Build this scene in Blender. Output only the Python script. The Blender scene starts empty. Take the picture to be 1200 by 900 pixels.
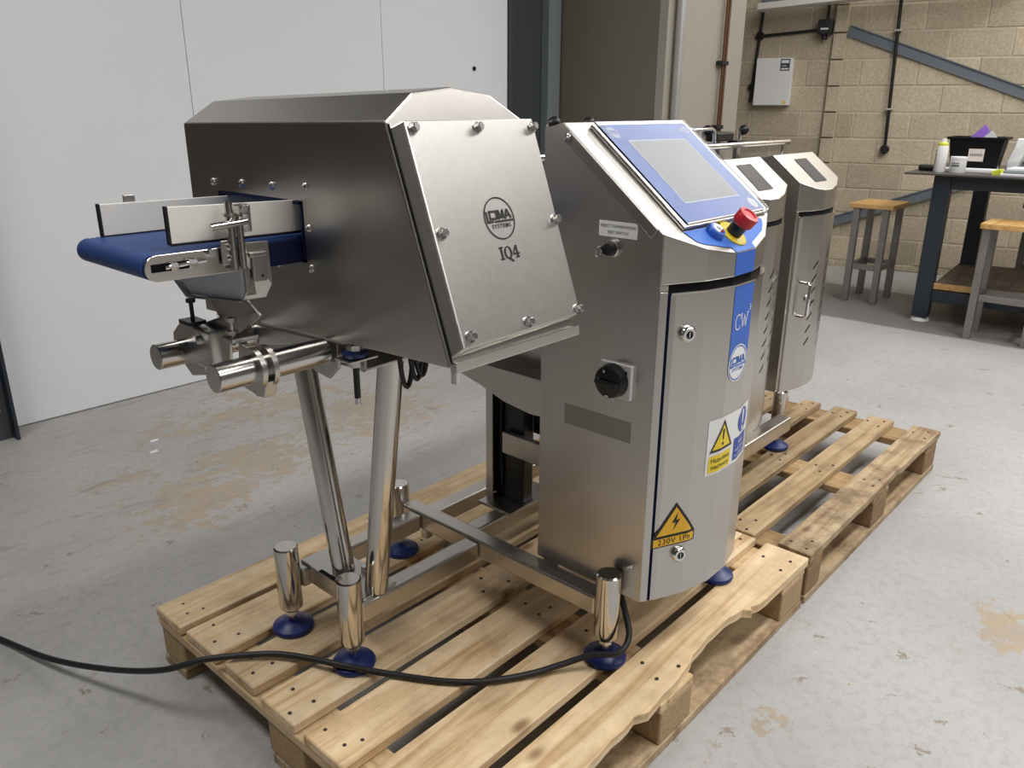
import bpy, bmesh, math, random
from mathutils import Vector, Matrix

random.seed(7)
S = bpy.context.scene
COL = S.collection

# ------------------------------------------------------------------ camera
cam_d = bpy.data.cameras.new('camera')
cam_d.sensor_fit = 'HORIZONTAL'; cam_d.sensor_width = 36.0; cam_d.lens = 36.0 * 940.0 / 1200.0
cam_d.clip_start = 0.02; cam_d.clip_end = 100
cam = bpy.data.objects.new('camera', cam_d); COL.objects.link(cam)
yaw, pitch, roll = 0.73253, 0.33407, 0.00492
fw = Vector((math.cos(yaw) * math.cos(pitch), math.sin(yaw) * math.cos(pitch), -math.sin(pitch)))
r0 = Vector((math.sin(yaw), -math.cos(yaw), 0)); u0 = r0.cross(fw)
rr = math.cos(roll) * r0 + math.sin(roll) * u0; uu = -math.sin(roll) * r0 + math.cos(roll) * u0
cam.matrix_world = Matrix(((rr.x, uu.x, -fw.x, -0.60788), (rr.y, uu.y, -fw.y, -0.62088), (rr.z, uu.z, -fw.z, 1.21339), (0, 0, 0, 1)))
S.camera = cam

# ------------------------------------------------------------------ world, lights, exposure
W = bpy.data.worlds.new('world'); S.world = W; W.use_nodes = True
W.node_tree.nodes['Background'].inputs[0].default_value = (0.9, 0.95, 1.0, 1)
W.node_tree.nodes['Background'].inputs[1].default_value = 0.10
# unseen area lights under the ceiling that light the hall
CEIL = 3.5
for bx, by, sx_, sy_, en in ((4.5, 0.5, 3.4, 1.3, 38.0),  # wide light added to whiten the sloped cabinet tops
                             (0.9, -0.9, 1.8, 0.3, 34.0), (3.2, -1.0, 1.8, 0.3, 48.0), (5.6, -1.0, 1.8, 0.3, 34.0),
                             (1.2, -2.6, 1.8, 0.3, 34.0), (0.2, -4.6, 1.8, 0.3, 34.0), (-1.0, 1.25, 0.5, 1.6, 34.0)):  # last one added at the left to brighten the white wall
    ld = bpy.data.lights.new('ceiling_area_light', 'AREA'); ld.shape = 'RECTANGLE'; ld.size = sx_; ld.size_y = sy_
    ld.energy = en; ld.color = (1.0, 0.972, 0.955)
    lo = bpy.data.objects.new('ceiling_area_light', ld); COL.objects.link(lo); lo.location = (bx, by, CEIL - 0.3)
S.view_settings.view_transform = 'Standard'
S.view_settings.look = 'None'
S.view_settings.gamma = 1.0
S.view_settings.use_curve_mapping = False
S.view_settings.exposure = 0.34

# ------------------------------------------------------------------ materials
def new_mat(name):
    m = bpy.data.materials.new(name); m.use_nodes = True
    nt = m.node_tree
    return m, nt, nt.nodes['Principled BSDF']

def plain(name, col, rough=0.5, metal=0.0, noise=0.0, nscale=30, bump=0.0, coat=0.0, spec=0.5):
    m, nt, b = new_mat(name)
    b.inputs['Base Color'].default_value = (*col, 1); b.inputs['Roughness'].default_value = rough
    b.inputs['Metallic'].default_value = metal; b.inputs['Coat Weight'].default_value = coat
    b.inputs['Specular IOR Level'].default_value = spec
    if noise or bump:
        tc = nt.nodes.new('ShaderNodeTexCoord'); n = nt.nodes.new('ShaderNodeTexNoise')
        n.inputs['Scale'].default_value = nscale; n.inputs['Detail'].default_value = 6
        nt.links.new(tc.outputs['Object'], n.inputs['Vector'])
        if noise:
            mx = nt.nodes.new('ShaderNodeMix'); mx.data_type = 'RGBA'
            mx.inputs[6].default_value = (*[max(0, c * (1 - noise)) for c in col], 1)
            mx.inputs[7].default_value = (*[min(1, c * (1 + noise)) for c in col], 1)
            nt.links.new(n.outputs['Fac'], mx.inputs[0]); nt.links.new(mx.outputs[2], b.inputs['Base Color'])
        if bump:
            bp = nt.nodes.new('ShaderNodeBump'); bp.inputs['Strength'].default_value = bump; bp.inputs['Distance'].default_value = 0.004
            nt.links.new(n.outputs['Fac'], bp.inputs['Height']); nt.links.new(bp.outputs['Normal'], b.inputs['Normal'])
    return m

def brushed(name, col=(0.58, 0.56, 0.525), rough=0.31, stretch=(420, 420, 5), amp=0.05, aniso=0.0):
    m, nt, b = new_mat(name)
    b.inputs['Metallic'].default_value = 1.0
    tc = nt.nodes.new('ShaderNodeTexCoord'); mp = nt.nodes.new('ShaderNodeMapping')
    mp.inputs['Scale'].default_value = stretch
    nt.links.new(tc.outputs['Object'], mp.inputs['Vector'])
    n = nt.nodes.new('ShaderNodeTexNoise'); n.inputs['Scale'].default_value = 1; n.inputs['Detail'].default_value = 5
    nt.links.new(mp.outputs['Vector'], n.inputs['Vector'])
    n2 = nt.nodes.new('ShaderNodeTexNoise'); n2.inputs['Scale'].default_value = 7; n2.inputs['Detail'].default_value = 4
    nt.links.new(tc.outputs['Object'], n2.inputs['Vector'])
    ad = nt.nodes.new('ShaderNodeMath'); ad.operation = 'ADD'
    nt.links.new(n.outputs['Fac'], ad.inputs[0]); nt.links.new(n2.outputs['Fac'], ad.inputs[1])
    mr = nt.nodes.new('ShaderNodeMapRange'); mr.inputs['From Min'].default_value = 0.6; mr.inputs['From Max'].default_value = 1.4
    mr.inputs['To Min'].default_value = rough - amp * 0.6; mr.inputs['To Max'].default_value = rough + amp * 0.6
    nt.links.new(ad.outputs[0], mr.inputs['Value']); nt.links.new(mr.outputs['Result'], b.inputs['Roughness'])
    mx = nt.nodes.new('ShaderNodeMix'); mx.data_type = 'RGBA'
    mx.inputs[6].default_value = (*[c * 0.94 for c in col], 1); mx.inputs[7].default_value = (*[min(1, c * 1.05) for c in col], 1)
    nt.links.new(n.outputs['Fac'], mx.inputs[0]); nt.links.new(mx.outputs[2], b.inputs['Base Color'])
    bp = nt.nodes.new('ShaderNodeBump'); bp.inputs['Strength'].default_value = 0.015; bp.inputs['Distance'].default_value = 0.001
    nt.links.new(n.outputs['Fac'], bp.inputs['Height']); nt.links.new(bp.outputs['Normal'], b.inputs['Normal'])
    return m

def wood(name, c_lo, c_mid, c_hi, stain=0.25, axis=0, rough=0.7, grey=0.0):
    m, nt, b = new_mat(name)
    b.inputs['Roughness'].default_value = rough; b.inputs['Specular IOR Level'].default_value = 0.25
    L = nt.links.new
    tc = nt.nodes.new('ShaderNodeTexCoord'); oi = nt.nodes.new('ShaderNodeObjectInfo')
    of = nt.nodes.new('ShaderNodeVectorMath'); of.operation = 'SCALE'; of.inputs[0].default_value = (17, 31, 23)
    L(oi.outputs['Random'], of.inputs['Scale'])
    av = nt.nodes.new('ShaderNodeVectorMath'); av.operation = 'ADD'
    L(tc.outputs['Object'], av.inputs[0]); L(of.outputs[0], av.inputs[1])
    mp = nt.nodes.new('ShaderNodeMapping'); sc = [22, 22, 22]; sc[axis] = 1.3; mp.inputs['Scale'].default_value = sc
    L(av.outputs[0], mp.inputs['Vector'])
    g = nt.nodes.new('ShaderNodeTexNoise'); g.inputs['Scale'].default_value = 1.6; g.inputs['Detail'].default_value = 8; g.inputs['Distortion'].default_value = 0.9
    L(mp.outputs[0], g.inputs['Vector'])
    wv = nt.nodes.new('ShaderNodeTexNoise'); wv.inputs['Scale'].default_value = 6; wv.inputs['Detail'].default_value = 3
    L(mp.outputs[0], wv.inputs['Vector'])
    rp = nt.nodes.new('ShaderNodeValToRGB')
    e = rp.color_ramp.elements; e[0].position = 0.3; e[0].color = (*c_lo, 1); e[1].position = 0.68; e[1].color = (*c_hi, 1)
    k = e.new(0.48); k.color = (*c_mid, 1)
    L(g.outputs['Fac'], rp.inputs['Fac'])
    # per-board tint
    hs = nt.nodes.new('ShaderNodeHueSaturation')
    mr = nt.nodes.new('ShaderNodeMapRange'); mr.inputs['To Min'].default_value = 0.82; mr.inputs['To Max'].default_value = 1.12
    L(oi.outputs['Random'], mr.inputs['Value']); L(mr.outputs[0], hs.inputs['Value']); L(rp.outputs[0], hs.inputs['Color'])
    # knots
    mp2 = nt.nodes.new('ShaderNodeMapping'); s2 = [9, 9, 9]; s2[axis] = 4.5; mp2.inputs['Scale'].default_value = s2
    L(av.outputs[0], mp2.inputs['Vector'])
    vo = nt.nodes.new('ShaderNodeTexVoronoi'); vo.inputs['Scale'].default_value = 0.9; L(mp2.outputs[0], vo.inputs['Vector'])
    kr = nt.nodes.new('ShaderNodeValToRGB'); ke = kr.color_ramp.elements
    ke[0].position = 0.05; ke[0].color = (0.3, 0.2, 0.12, 1); ke[1].position = 0.13; ke[1].color = (1, 1, 1, 1)
    L(vo.outputs['Distance'], kr.inputs['Fac'])
    mm = nt.nodes.new('ShaderNodeMix'); mm.data_type = 'RGBA'; mm.blend_type = 'MULTIPLY'; mm.inputs[0].default_value = 0.8
    L(hs.outputs[0], mm.inputs[6]); L(kr.outputs[0], mm.inputs[7])
    # grime
    dn = nt.nodes.new('ShaderNodeTexNoise'); dn.inputs['Scale'].default_value = 9; dn.inputs['Detail'].default_value = 8; dn.inputs['Roughness'].default_value = 0.7
    L(av.outputs[0], dn.inputs['Vector'])
    dr = nt.nodes.new('ShaderNodeValToRGB'); de = dr.color_ramp.elements
    de[0].position = 0.36; de[0].color = (0.3, 0.25, 0.2, 1); de[1].position = 0.56; de[1].color = (1, 1, 1, 1)
    L(dn.outputs['Fac'], dr.inputs['Fac'])
    m3 = nt.nodes.new('ShaderNodeMix'); m3.data_type = 'RGBA'; m3.blend_type = 'MULTIPLY'; m3.inputs[0].default_value = stain
    L(mm.outputs[2], m3.inputs[6]); L(dr.outputs[0], m3.inputs[7])
    L(m3.outputs[2], b.inputs['Base Color'])
    bp = nt.nodes.new('ShaderNodeBump'); bp.inputs['Strength'].default_value = 0.25; bp.inputs['Distance'].default_value = 0.003
    L(g.outputs['Fac'], bp.inputs['Height']); L(bp.outputs[0], b.inputs['Normal'])
    return m

def floor_mat():
    m, nt, b = new_mat('painted_concrete'); L = nt.links.new; N = nt.nodes.new
    b.inputs['Roughness'].default_value = 0.5; b.inputs['Specular IOR Level'].default_value = 0.35
    tc = N('ShaderNodeTexCoord')
    def noise(scale, detail=6, rough=0.6, vec=None, dist=0.0):
        n = N('ShaderNodeTexNoise'); n.inputs['Scale'].default_value = scale; n.inputs['Detail'].default_value = detail
        n.inputs['Roughness'].default_value = rough; n.inputs['Distortion'].default_value = dist
        L(vec if vec else tc.outputs['Object'], n.inputs['Vector']); return n.outputs['Fac']
    def math(op, a, c=None, clamp=False):
        n = N('ShaderNodeMath'); n.operation = op; n.use_clamp = clamp
        for i, x in enumerate((a, c)):
            if x is None: continue
            if isinstance(x, (int, float)): n.inputs[i].default_value = x
            else: L(x, n.inputs[i])
        return n.outputs[0]
    def ramp(x, lo, hi):
        n = N('ShaderNodeMapRange'); n.interpolation_type = 'SMOOTHSTEP'
        n.inputs['From Min'].default_value = lo; n.inputs['From Max'].default_value = hi; L(x, n.inputs['Value']); return n.outputs[0]
    def mixc(f, a, c):
        n = N('ShaderNodeMix'); n.data_type = 'RGBA'
        if isinstance(f, float): n.inputs[0].default_value = f
        else: L(f, n.inputs[0])
        for i, x in ((6, a), (7, c)):
            if isinstance(x, tuple): n.inputs[i].default_value = (*x, 1)
            else: L(x, n.inputs[i])
        return n.outputs[2]
    base = mixc(ramp(noise(1.3, 5), 0.3, 0.7), (0.385, 0.383, 0.378), (0.47, 0.468, 0.463))
    base = mixc(math('MULTIPLY', ramp(noise(38, 6, 0.75), 0.46, 0.62), 0.35), base, (0.30, 0.295, 0.275))
    # worn tan areas around given spots (floor positions)
    sep = N('ShaderNodeSeparateXYZ'); L(tc.outputs['Object'], sep.inputs[0])
    nz = noise(5.5, 8, 0.72)
    def spot(cx, cy, rx, ry, amt=1.0):
        dx = math('DIVIDE', math('SUBTRACT', sep.outputs[0], cx), rx); dy = math('DIVIDE', math('SUBTRACT', sep.outputs[1], cy), ry)
        d = math('SQRT', math('ADD', math('MULTIPLY', dx, dx), math('MULTIPLY', dy, dy)))
        f = math('SUBTRACT', 1.0, d, True)
        return math('MULTIPLY', f, amt)
    sp = None
    for a in [(0.47, 1.70, 0.42, 0.34, 1.0), (0.75, 1.82, 0.5, 0.4, 0.9), (1.35, 1.95, 0.55, 0.5, 1.0), (1.47, -0.40, 0.26, 0.16, 0.85), (0.36, 2.0, 0.3, 0.2, .7), (0.72, -0.13, 0.22, 0.13, 0.55), (1.0, 2.3, 0.9, 0.5, 0.75)]:
        s = spot(*a); sp = s if sp is None else math('MAXIMUM', sp, s)
    nz2 = noise(22, 8, 0.8)
    worn = ramp(math('ADD', math('ADD', sp, math('MULTIPLY', math('SUBTRACT', nz, 0.5), 2.4)), math('MULTIPLY', math('SUBTRACT', nz2, 0.5), 1.5)), 0.50, 0.60)
    tan = mixc(ramp(noise(14, 6), 0.35, 0.65), (0.42, 0.325, 0.20), (0.36, 0.31, 0.245))
    base = mixc(math('MULTIPLY', worn, 0.85), base, tan)
    # small chips everywhere
    chips = ramp(noise(9.5, 9, 0.66, dist=0.5), 0.635, 0.66)
    base = mixc(math('MULTIPLY', chips, 0.85), base, (0.25, 0.21, 0.155))
    # directional scuffs towards the white wall
    mp = N('ShaderNodeMapping'); mp.inputs['Scale'].default_value = (5, 26, 1); mp.inputs['Rotation'].default_value = (0, 0, 0.15); L(tc.outputs['Object'], mp.inputs['Vector'])
    scf = ramp(noise(1.0, 9, 0.75, mp.outputs[0], 0.6), 0.545, 0.62)
    wallward = ramp(sep.outputs[1], 0.9, 2.0)
    base = mixc(math('MULTIPLY', math('MULTIPLY', scf, wallward), 0.6), base, (0.23, 0.21, 0.18))
    base = mixc(math('MULTIPLY', wallward, 0.28), base, (0.31, 0.285, 0.25))
    # pale scratches on the right
    mp2 = N('ShaderNodeMapping'); mp2.inputs['Scale'].default_value = (3, 60, 1); mp2.inputs['Rotation'].default_value = (0, 0, 0.5); L(tc.outputs['Object'], mp2.inputs['Vector'])
    scr = ramp(noise(1.0, 4, 0.7, mp2.outputs[0]), 0.68, 0.72)
    base = mixc(math('MULTIPLY', scr, 0.35), base, (0.62, 0.62, 0.60))
    # darker unpainted walkway in front of the block wall
    edge = math('ADD', sep.outputs[0], math('MULTIPLY', math('SUBTRACT', noise(6), 0.5), 0.05))
    way = math('MULTIPLY', ramp(edge, 4.24, 4.27), math('SUBTRACT', 1.0, ramp(edge, 5.22, 5.26)))
    base = mixc(math('MULTIPLY', way, 0.85), base, (0.165, 0.155, 0.145))
    L(base, b.inputs['Base Color'])
    rg = N('ShaderNodeMapRange'); rg.inputs['To Min'].default_value = 0.38; rg.inputs['To Max'].default_value = 0.62; L(noise(9, 6), rg.inputs['Value']); L(rg.outputs[0], b.inputs['Roughness'])
    bp = N('ShaderNodeBump'); bp.inputs['Strength'].default_value = 0.2; bp.inputs['Distance'].default_value = 0.004
    L(noise(30, 8), bp.inputs['Height']); L(bp.outputs[0], b.inputs['Normal'])
    return m

def block_mat():
    m, nt, b = new_mat('concrete_block'); L = nt.links.new; N = nt.nodes.new
    b.inputs['Roughness'].default_value = 0.9; b.inputs['Specular IOR Level'].default_value = 0.15
    tc = N('ShaderNodeTexCoord'); oi = N('ShaderNodeObjectInfo')
    n = N('ShaderNodeTexNoise'); n.inputs['Scale'].default_value = 55; n.inputs['Detail'].default_value = 8; n.inputs['Roughness'].default_value = 0.75
    L(tc.outputs['Object'], n.inputs['Vector'])
    n2 = N('ShaderNodeTexNoise'); n2.inputs['Scale'].default_value = 4; n2.inputs['Detail'].default_value = 4
    L(tc.outputs['Object'], n2.inputs['Vector'])
    rp = N('ShaderNodeValToRGB'); e = rp.color_ramp.elements
    e[0].position = 0.35; e[0].color = (0.41, 0.345, 0.245, 1); e[1].position = 0.62; e[1].color = (0.58, 0.50, 0.37, 1)
    L(n.outputs['Fac'], rp.inputs['Fac'])
    hs = N('ShaderNodeHueSaturation'); ad = N('ShaderNodeMath'); ad.operation = 'ADD'
    L(oi.outputs['Random'], ad.inputs[0]); L(n2.outputs['Fac'], ad.inputs[1])
    mr = N('ShaderNodeMapRange'); mr.inputs['From Max'].default_value = 1.6; mr.inputs['To Min'].default_value = 0.78; mr.inputs['To Max'].default_value = 1.18
    L(ad.outputs[0], mr.inputs['Value']); L(mr.outputs[0], hs.inputs['Value']); L(rp.outputs[0], hs.inputs['Color'])
    L(hs.outputs[0], b.inputs['Base Color'])
    bp = N('ShaderNodeBump'); bp.inputs['Strength'].default_value = 0.6; bp.inputs['Distance'].default_value = 0.006
    L(n.outputs['Fac'], bp.inputs['Height']); L(bp.outputs[0], b.inputs['Normal'])
    return m

M = {}
M['steel'] = brushed('brushed_steel')
M['steel_soft'] = brushed('blasted_steel', (0.66, 0.645, 0.61), 0.38, (160, 160, 160), 0.03)
M['steel_x'] = brushed('brushed_steel_lengthwise', (0.60, 0.57, 0.525), 0.3, (6, 200, 200), 0.08)
M['steel_y'] = brushed('brushed_steel_crosswise', (0.60, 0.57, 0.525), 0.3, (200, 6, 200), 0.08)
M['tube'] = brushed('polished_tube', (0.60, 0.575, 0.54), 0.15, (260, 260, 3), 0.05)
M['tube_x'] = brushed('polished_bar', (0.60, 0.585, 0.56), 0.2, (3, 160, 160), 0.08)
M['chrome'] = plain('chrome', (0.78, 0.78, 0.77), 0.12, 1.0)
M['bolt'] = plain('bolt_steel', (0.66, 0.65, 0.63), 0.25, 1.0)
M['gap_shade'] = plain('shadow_gap', (0.008, 0.008, 0.010), 0.7, spec=0.05)  # near-black that paints the shade inside gaps and slots
M['gasket'] = plain('blue_gasket', (0.004, 0.006, 0.028), 0.7, spec=0.08)
M['liner'] = plain('blue_aperture_liner', (0.010, 0.013, 0.05), 0.45, spec=0.2)
M['black'] = plain('black_plastic', (0.012, 0.012, 0.013), 0.35)
M['rubber'] = plain('black_rubber', (0.014, 0.014, 0.015), 0.5)
M['belt'] = plain('blue_belt', (0.018, 0.055, 0.19), 0.5, noise=0.15, nscale=14)
M['pad'] = plain('blue_foot_plastic', (0.006, 0.02, 0.13), 0.38)
M['overlay'] = plain('blue_overlay', (0.07, 0.19, 0.62), 0.4, spec=0.15)
M['stripe'] = plain('blue_stripe', (0.03, 0.13, 0.55), 0.35)
M['guide'] = plain('white_guide_plastic', (0.84, 0.82, 0.76), 0.4, noise=0.04, nscale=8)
M['grey_plastic'] = plain('grey_plastic', (0.74, 0.78, 0.80), 0.3)
M['white'] = plain('white_plastic', (0.82, 0.82, 0.80), 0.4)
M['sticker_white'] = plain('white_sticker', (0.80, 0.81, 0.80), 0.4)
M['sticker_yellow'] = plain('yellow_sticker', (0.82, 0.62, 0.02), 0.4)
M['sticker_orange'] = plain('amber_sticker', (0.83, 0.47, 0.02), 0.4)
M['sticker_blue'] = plain('blue_sticker', (0.02, 0.06, 0.33), 0.4)
M['ink'] = plain('black_ink', (0.012, 0.012, 0.012), 0.5)
M['ink_white'] = plain('white_ink', (0.82, 0.84, 0.86), 0.5)
M['ink_pale'] = plain('pale_ink', (0.55, 0.68, 0.88), 0.4)
M['screen'] = plain('grey_screen', (0.20, 0.235, 0.245), 0.3, spec=0.25, noise=0.05, nscale=5)
M['cover_grey'] = plain('dark_window', (0.035, 0.036, 0.038), 0.35, noise=0.3, nscale=90, spec=0.2)
M['red'] = plain('red_button', (0.55, 0.015, 0.02), 0.35)
M['yellow'] = plain('yellow_collar', (0.85, 0.65, 0.03), 0.4)
M['plate_grey'] = brushed('rating_plate', (0.36, 0.345, 0.32), 0.4, (5, 5, 120), 0.05)
M['wood'] = wood('fresh_pallet_wood', (0.54, 0.36, 0.185), (0.78, 0.585, 0.355), (0.84, 0.69, 0.465), 0.3)
M['wood_y'] = wood('fresh_pallet_wood_crosswise', (0.46, 0.31, 0.16), (0.64, 0.47, 0.27), (0.72, 0.57, 0.36), 0.3, axis=1)
M['wood_old'] = wood('weathered_pallet_wood', (0.30, 0.20, 0.105), (0.46, 0.335, 0.19), (0.55, 0.42, 0.26), 0.4)
M['wood_old_y'] = wood('weathered_pallet_wood_crosswise', (0.22, 0.13, 0.06), (0.38, 0.25, 0.12), (0.48, 0.34, 0.18), 0.5, axis=1)
M['wood_edge'] = wood('stained_pallet_wood', (0.30, 0.20, 0.11), (0.48, 0.36, 0.22), (0.58, 0.46, 0.30), 0.75)
M['chip'] = plain('chipboard_block', (0.42, 0.29, 0.155), 0.85, noise=0.35, nscale=140, bump=0.4)
M['chip_old'] = plain('weathered_block', (0.27, 0.17, 0.09), 0.85, noise=0.4, nscale=60, bump=0.4)
M['nail'] = plain('nail_head', (0.05, 0.035, 0.025), 0.6)
M['oak'] = wood('oiled_bench_wood', (0.40, 0.22, 0.07), (0.55, 0.33, 0.12), (0.62, 0.40, 0.17), 0.15, axis=1, rough=0.5)
M['ply'] = wood('dusty_shelf_board', (0.16, 0.12, 0.085), (0.21, 0.165, 0.12), (0.26, 0.21, 0.16), 0.3, axis=1, rough=0.7)
M['navy'] = plain('navy_steel_paint', (0.018, 0.026, 0.036), 0.45)
M['stool_steel'] = plain('bare_stool_steel', (0.27, 0.255, 0.24), 0.5, 0.7, noise=0.2, nscale=14)
M['table_top'] = plain('dark_table_top', (0.07, 0.065, 0.06), 0.4)
M['floor'] = floor_mat()
M['block'] = block_mat()
M['mortar'] = plain('mortar', (0.56, 0.49, 0.37), 0.9, noise=0.2, nscale=40, bump=0.3)
M['panel'] = plain('white_wall_panel', (0.80, 0.825, 0.85), 0.38, noise=0.015, nscale=3)
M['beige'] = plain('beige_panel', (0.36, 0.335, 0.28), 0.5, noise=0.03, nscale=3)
M['beige_shaded'] = plain('shaded_beige_panel', (0.17, 0.148, 0.112), 0.5, noise=0.03, nscale=3)  # shaded copy of the beige, for the end turned from the light
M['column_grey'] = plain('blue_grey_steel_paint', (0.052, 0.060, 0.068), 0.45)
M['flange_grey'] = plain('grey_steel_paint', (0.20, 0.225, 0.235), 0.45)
M['brace'] = plain('grey_brace_paint', (0.14, 0.165, 0.19), 0.5)
M['copper'] = plain('copper_pipe', (0.14, 0.065, 0.035), 0.5, 0.5)
M['ceiling'] = plain('ceiling_sheet', (0.26, 0.26, 0.26), 0.8)
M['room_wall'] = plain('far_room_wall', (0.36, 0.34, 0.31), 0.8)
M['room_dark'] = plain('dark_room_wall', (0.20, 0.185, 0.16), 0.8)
M['galv'] = plain('galvanised_steel', (0.50, 0.50, 0.48), 0.4, 0.6, noise=0.15, nscale=12)
M['tray_paint'] = plain('pale_tray_paint', (0.72, 0.70, 0.64), 0.5)
M['paper'] = plain('white_paper', (0.75, 0.76, 0.78), 0.7)
M['purple'] = plain('purple_card', (0.34, 0.17, 0.72), 0.6)
M['lime'] = plain('lime_plastic', (0.62, 0.68, 0.06), 0.4)
M['bin'] = plain('black_bin_plastic', (0.006, 0.006, 0.007), 0.45, spec=0.15)
M['label_pink'] = plain('pale_paper_label', (0.72, 0.63, 0.58), 0.6)
M['bag'] = plain('translucent_white_plastic', (0.72, 0.73, 0.72), 0.35)
m, nt, b = new_mat('clear_acrylic'); b.inputs['Transmission Weight'].default_value = 1.0; b.inputs['Roughness'].default_value = 0.02; b.inputs['IOR'].default_value = 1.14
M['acrylic'] = m
# ------------------------------------------------------------------ helpers
class MB:
    def __init__(s): s.bm = bmesh.new()
    def face(s, pts):
        vs = [s.bm.verts.new(Vector(p)) for p in pts]
        try: return s.bm.faces.new(vs)
        except ValueError: return None
    def prism(s, pts, vec):
        """closed solid: polygon pts swept by vec"""
        vec = Vector(vec); a = [s.bm.verts.new(Vector(p)) for p in pts]; b = [s.bm.verts.new(Vector(p) + vec) for p in pts]
        n = len(pts); s.bm.faces.new(a[::-1]); s.bm.faces.new(b)
        for i in range(n): s.bm.faces.new((a[i], a[(i + 1) % n], b[(i + 1) % n], b[i]))
        return s
    def box(s, x0, x1, y0, y1, z0, z1):
        return s.prism([(x0, y0, z0), (x1, y0, z0), (x1, y1, z0), (x0, y1, z0)], (0, 0, z1 - z0))
    def obox(s, c, ux, uy, uz, sx, sy, sz):
        """oriented box centred at c"""
        c = Vector(c); ux, uy, uz = Vector(ux), Vector(uy), Vector(uz)
        p = [c + ux * a * sx / 2 + uy * b_ * sy / 2 - uz * sz / 2 for a, b_ in ((-1, -1), (1, -1), (1, 1), (-1, 1))]
        return s.prism(p, uz * sz)
    def bar(s, p, q, w, h, up=(0, 0, 1)):
        p, q = Vector(p), Vector(q); d = (q - p).normalized(); up = Vector(up)
        sd = d.cross(up).normalized(); up = sd.cross(d).normalized()
        return s.prism([p + sd * a * w / 2 + up * b_ * h / 2 for a, b_ in ((-1, -1), (1, -1), (1, 1), (-1, 1))], q - p)
    def rings(s, rings, cap=True, closed=False):
        rs = [[s.bm.verts.new(Vector(p)) for p in r] for r in rings]; n = len(rs[0])
        seq = list(zip(rs, rs[1:])) + ([(rs[-1], rs[0])] if closed else [])
        for a, b_ in seq:
            for i in range(n):
                s.bm.faces.new((a[i], a[(i + 1) % n], b_[(i + 1) % n], b_[i]))
        if cap and not closed: s.bm.faces.new(rs[0][::-1]); s.bm.faces.new(rs[-1])
        return s
    def lathe(s, c, axis, prof, n=24):
        """prof: list of (distance along axis, radius)"""
        c = Vector(c); ax = Vector(axis).normalized(); t = Vector((0, 0, 1)) if abs(ax.z) < 0.9 else Vector((1, 0, 0))
        e1 = ax.cross(t).normalized(); e2 = ax.cross(e1)
        return s.rings([[c + ax * d + (e1 * math.cos(2 * math.pi * i / n) + e2 * math.sin(2 * math.pi * i / n)) * max(r, 1e-5) for i in range(n)] for d, r in prof])
    def cyl(s, p, q, r, n=20):
        p, q = Vector(p), Vector(q); return s.lathe(p, q - p, [(0, r), ((q - p).length, r)], n)
    def ring(s, c, axis, r_in, r_out, h, n=28):
        c = Vector(c); ax = Vector(axis).normalized(); t = Vector((0, 0, 1)) if abs(ax.z) < 0.9 else Vector((1, 0, 0))
        e1 = ax.cross(t).normalized(); e2 = ax.cross(e1)
        f = lambda d, r: [c + ax * d + (e1 * math.cos(2 * math.pi * i / n) + e2 * math.sin(2 * math.pi * i / n)) * r for i in range(n)]
        return s.rings([f(0, r_in), f(0, r_out), f(h, r_out), f(h, r_in)], closed=True)
    def tube_path(s, pts, r, n=10):
        pts = [Vector(p) for p in pts]; rs = []; prev = None
        for i, p in enumerate(pts):
            d = (pts[min(i + 1, len(pts) - 1)] - pts[max(i - 1, 0)]).normalized()
            if prev is None:
                t = Vector((0, 0, 1)) if abs(d.z) < 0.9 else Vector((1, 0, 0)); e1 = d.cross(t).normalized()
            else:
                e1 = (prev - d * prev.dot(d)).normalized()
            prev = e1; e2 = d.cross(e1)
            rs.append([p + (e1 * math.cos(2 * math.pi * k / n) + e2 * math.sin(2 * math.pi * k / n)) * r for k in range(n)])
        return s.rings(rs)
    def hexbolt(s, c, axis, r, h, washer=True):
        c = Vector(c); ax = Vector(axis).normalized()
        if washer: s.lathe(c, ax, [(0, r * 1.35), (h * 0.25, r * 1.35)], 16)
        s.lathe(c + ax * h * 0.2, ax, [(0, r), (h * 0.7, r), (h * 0.8, r * 0.8)], 6)
        return s
    def build(s, name, mat, parent=None, bevel=0.0, smooth=False, seg=2, local=False, stuff=False):
        bm = s.bm
        bmesh.ops.remove_doubles(bm, verts=bm.verts, dist=1e-6)
        bmesh.ops.recalc_face_normals(bm, faces=bm.faces)
        if parent is not None and not local:
            r = parent
            while r.parent: r = r.parent
            off = Vector(r.location)
            for v in bm.verts: v.co -= off
        me = bpy.data.meshes.new(name); bm.to_mesh(me); bm.free()
        me.materials.append(M[mat] if isinstance(mat, str) else mat)
        o = bpy.data.objects.new(name, me); COL.objects.link(o)
        if parent is not None: o.parent = parent
        if smooth:
            for p in me.polygons: p.use_smooth = True
            me.set_sharp_from_angle(angle=math.radians(38))
        if bevel:
            md = o.modifiers.new('bevel', 'BEVEL'); md.width = bevel; md.segments = seg; md.limit_method = 'ANGLE'; md.angle_limit = math.radians(35)
        if stuff: o['kind'] = 'stuff'
        return o

def tag(o, label, cat, group=None):
    o['label'] = label; o['category'] = cat
    if group: o['group'] = group
    return o
def thing(name, label, cat, loc, rz=0.0, group=None):
    o = bpy.data.objects.new(name, None); COL.objects.link(o); o.location = loc; o.rotation_euler = (0, 0, rz); o.empty_display_size = 0.05
    return tag(o, label, cat, group)
def struct(o): o['kind'] = 'structure'; return o
def copy_tree(o, parent=None):
    c = o.copy(); COL.objects.link(c)
    if parent is not None: c.parent = parent
    for ch in list(o.children): copy_tree(ch, c)
    return c
def dup(root, loc, label, rz=0.0, group=None):
    c = copy_tree(root); c.location = loc; c.rotation_euler = (0, 0, rz); c['label'] = label
    if group: c['group'] = group
    return c

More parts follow.
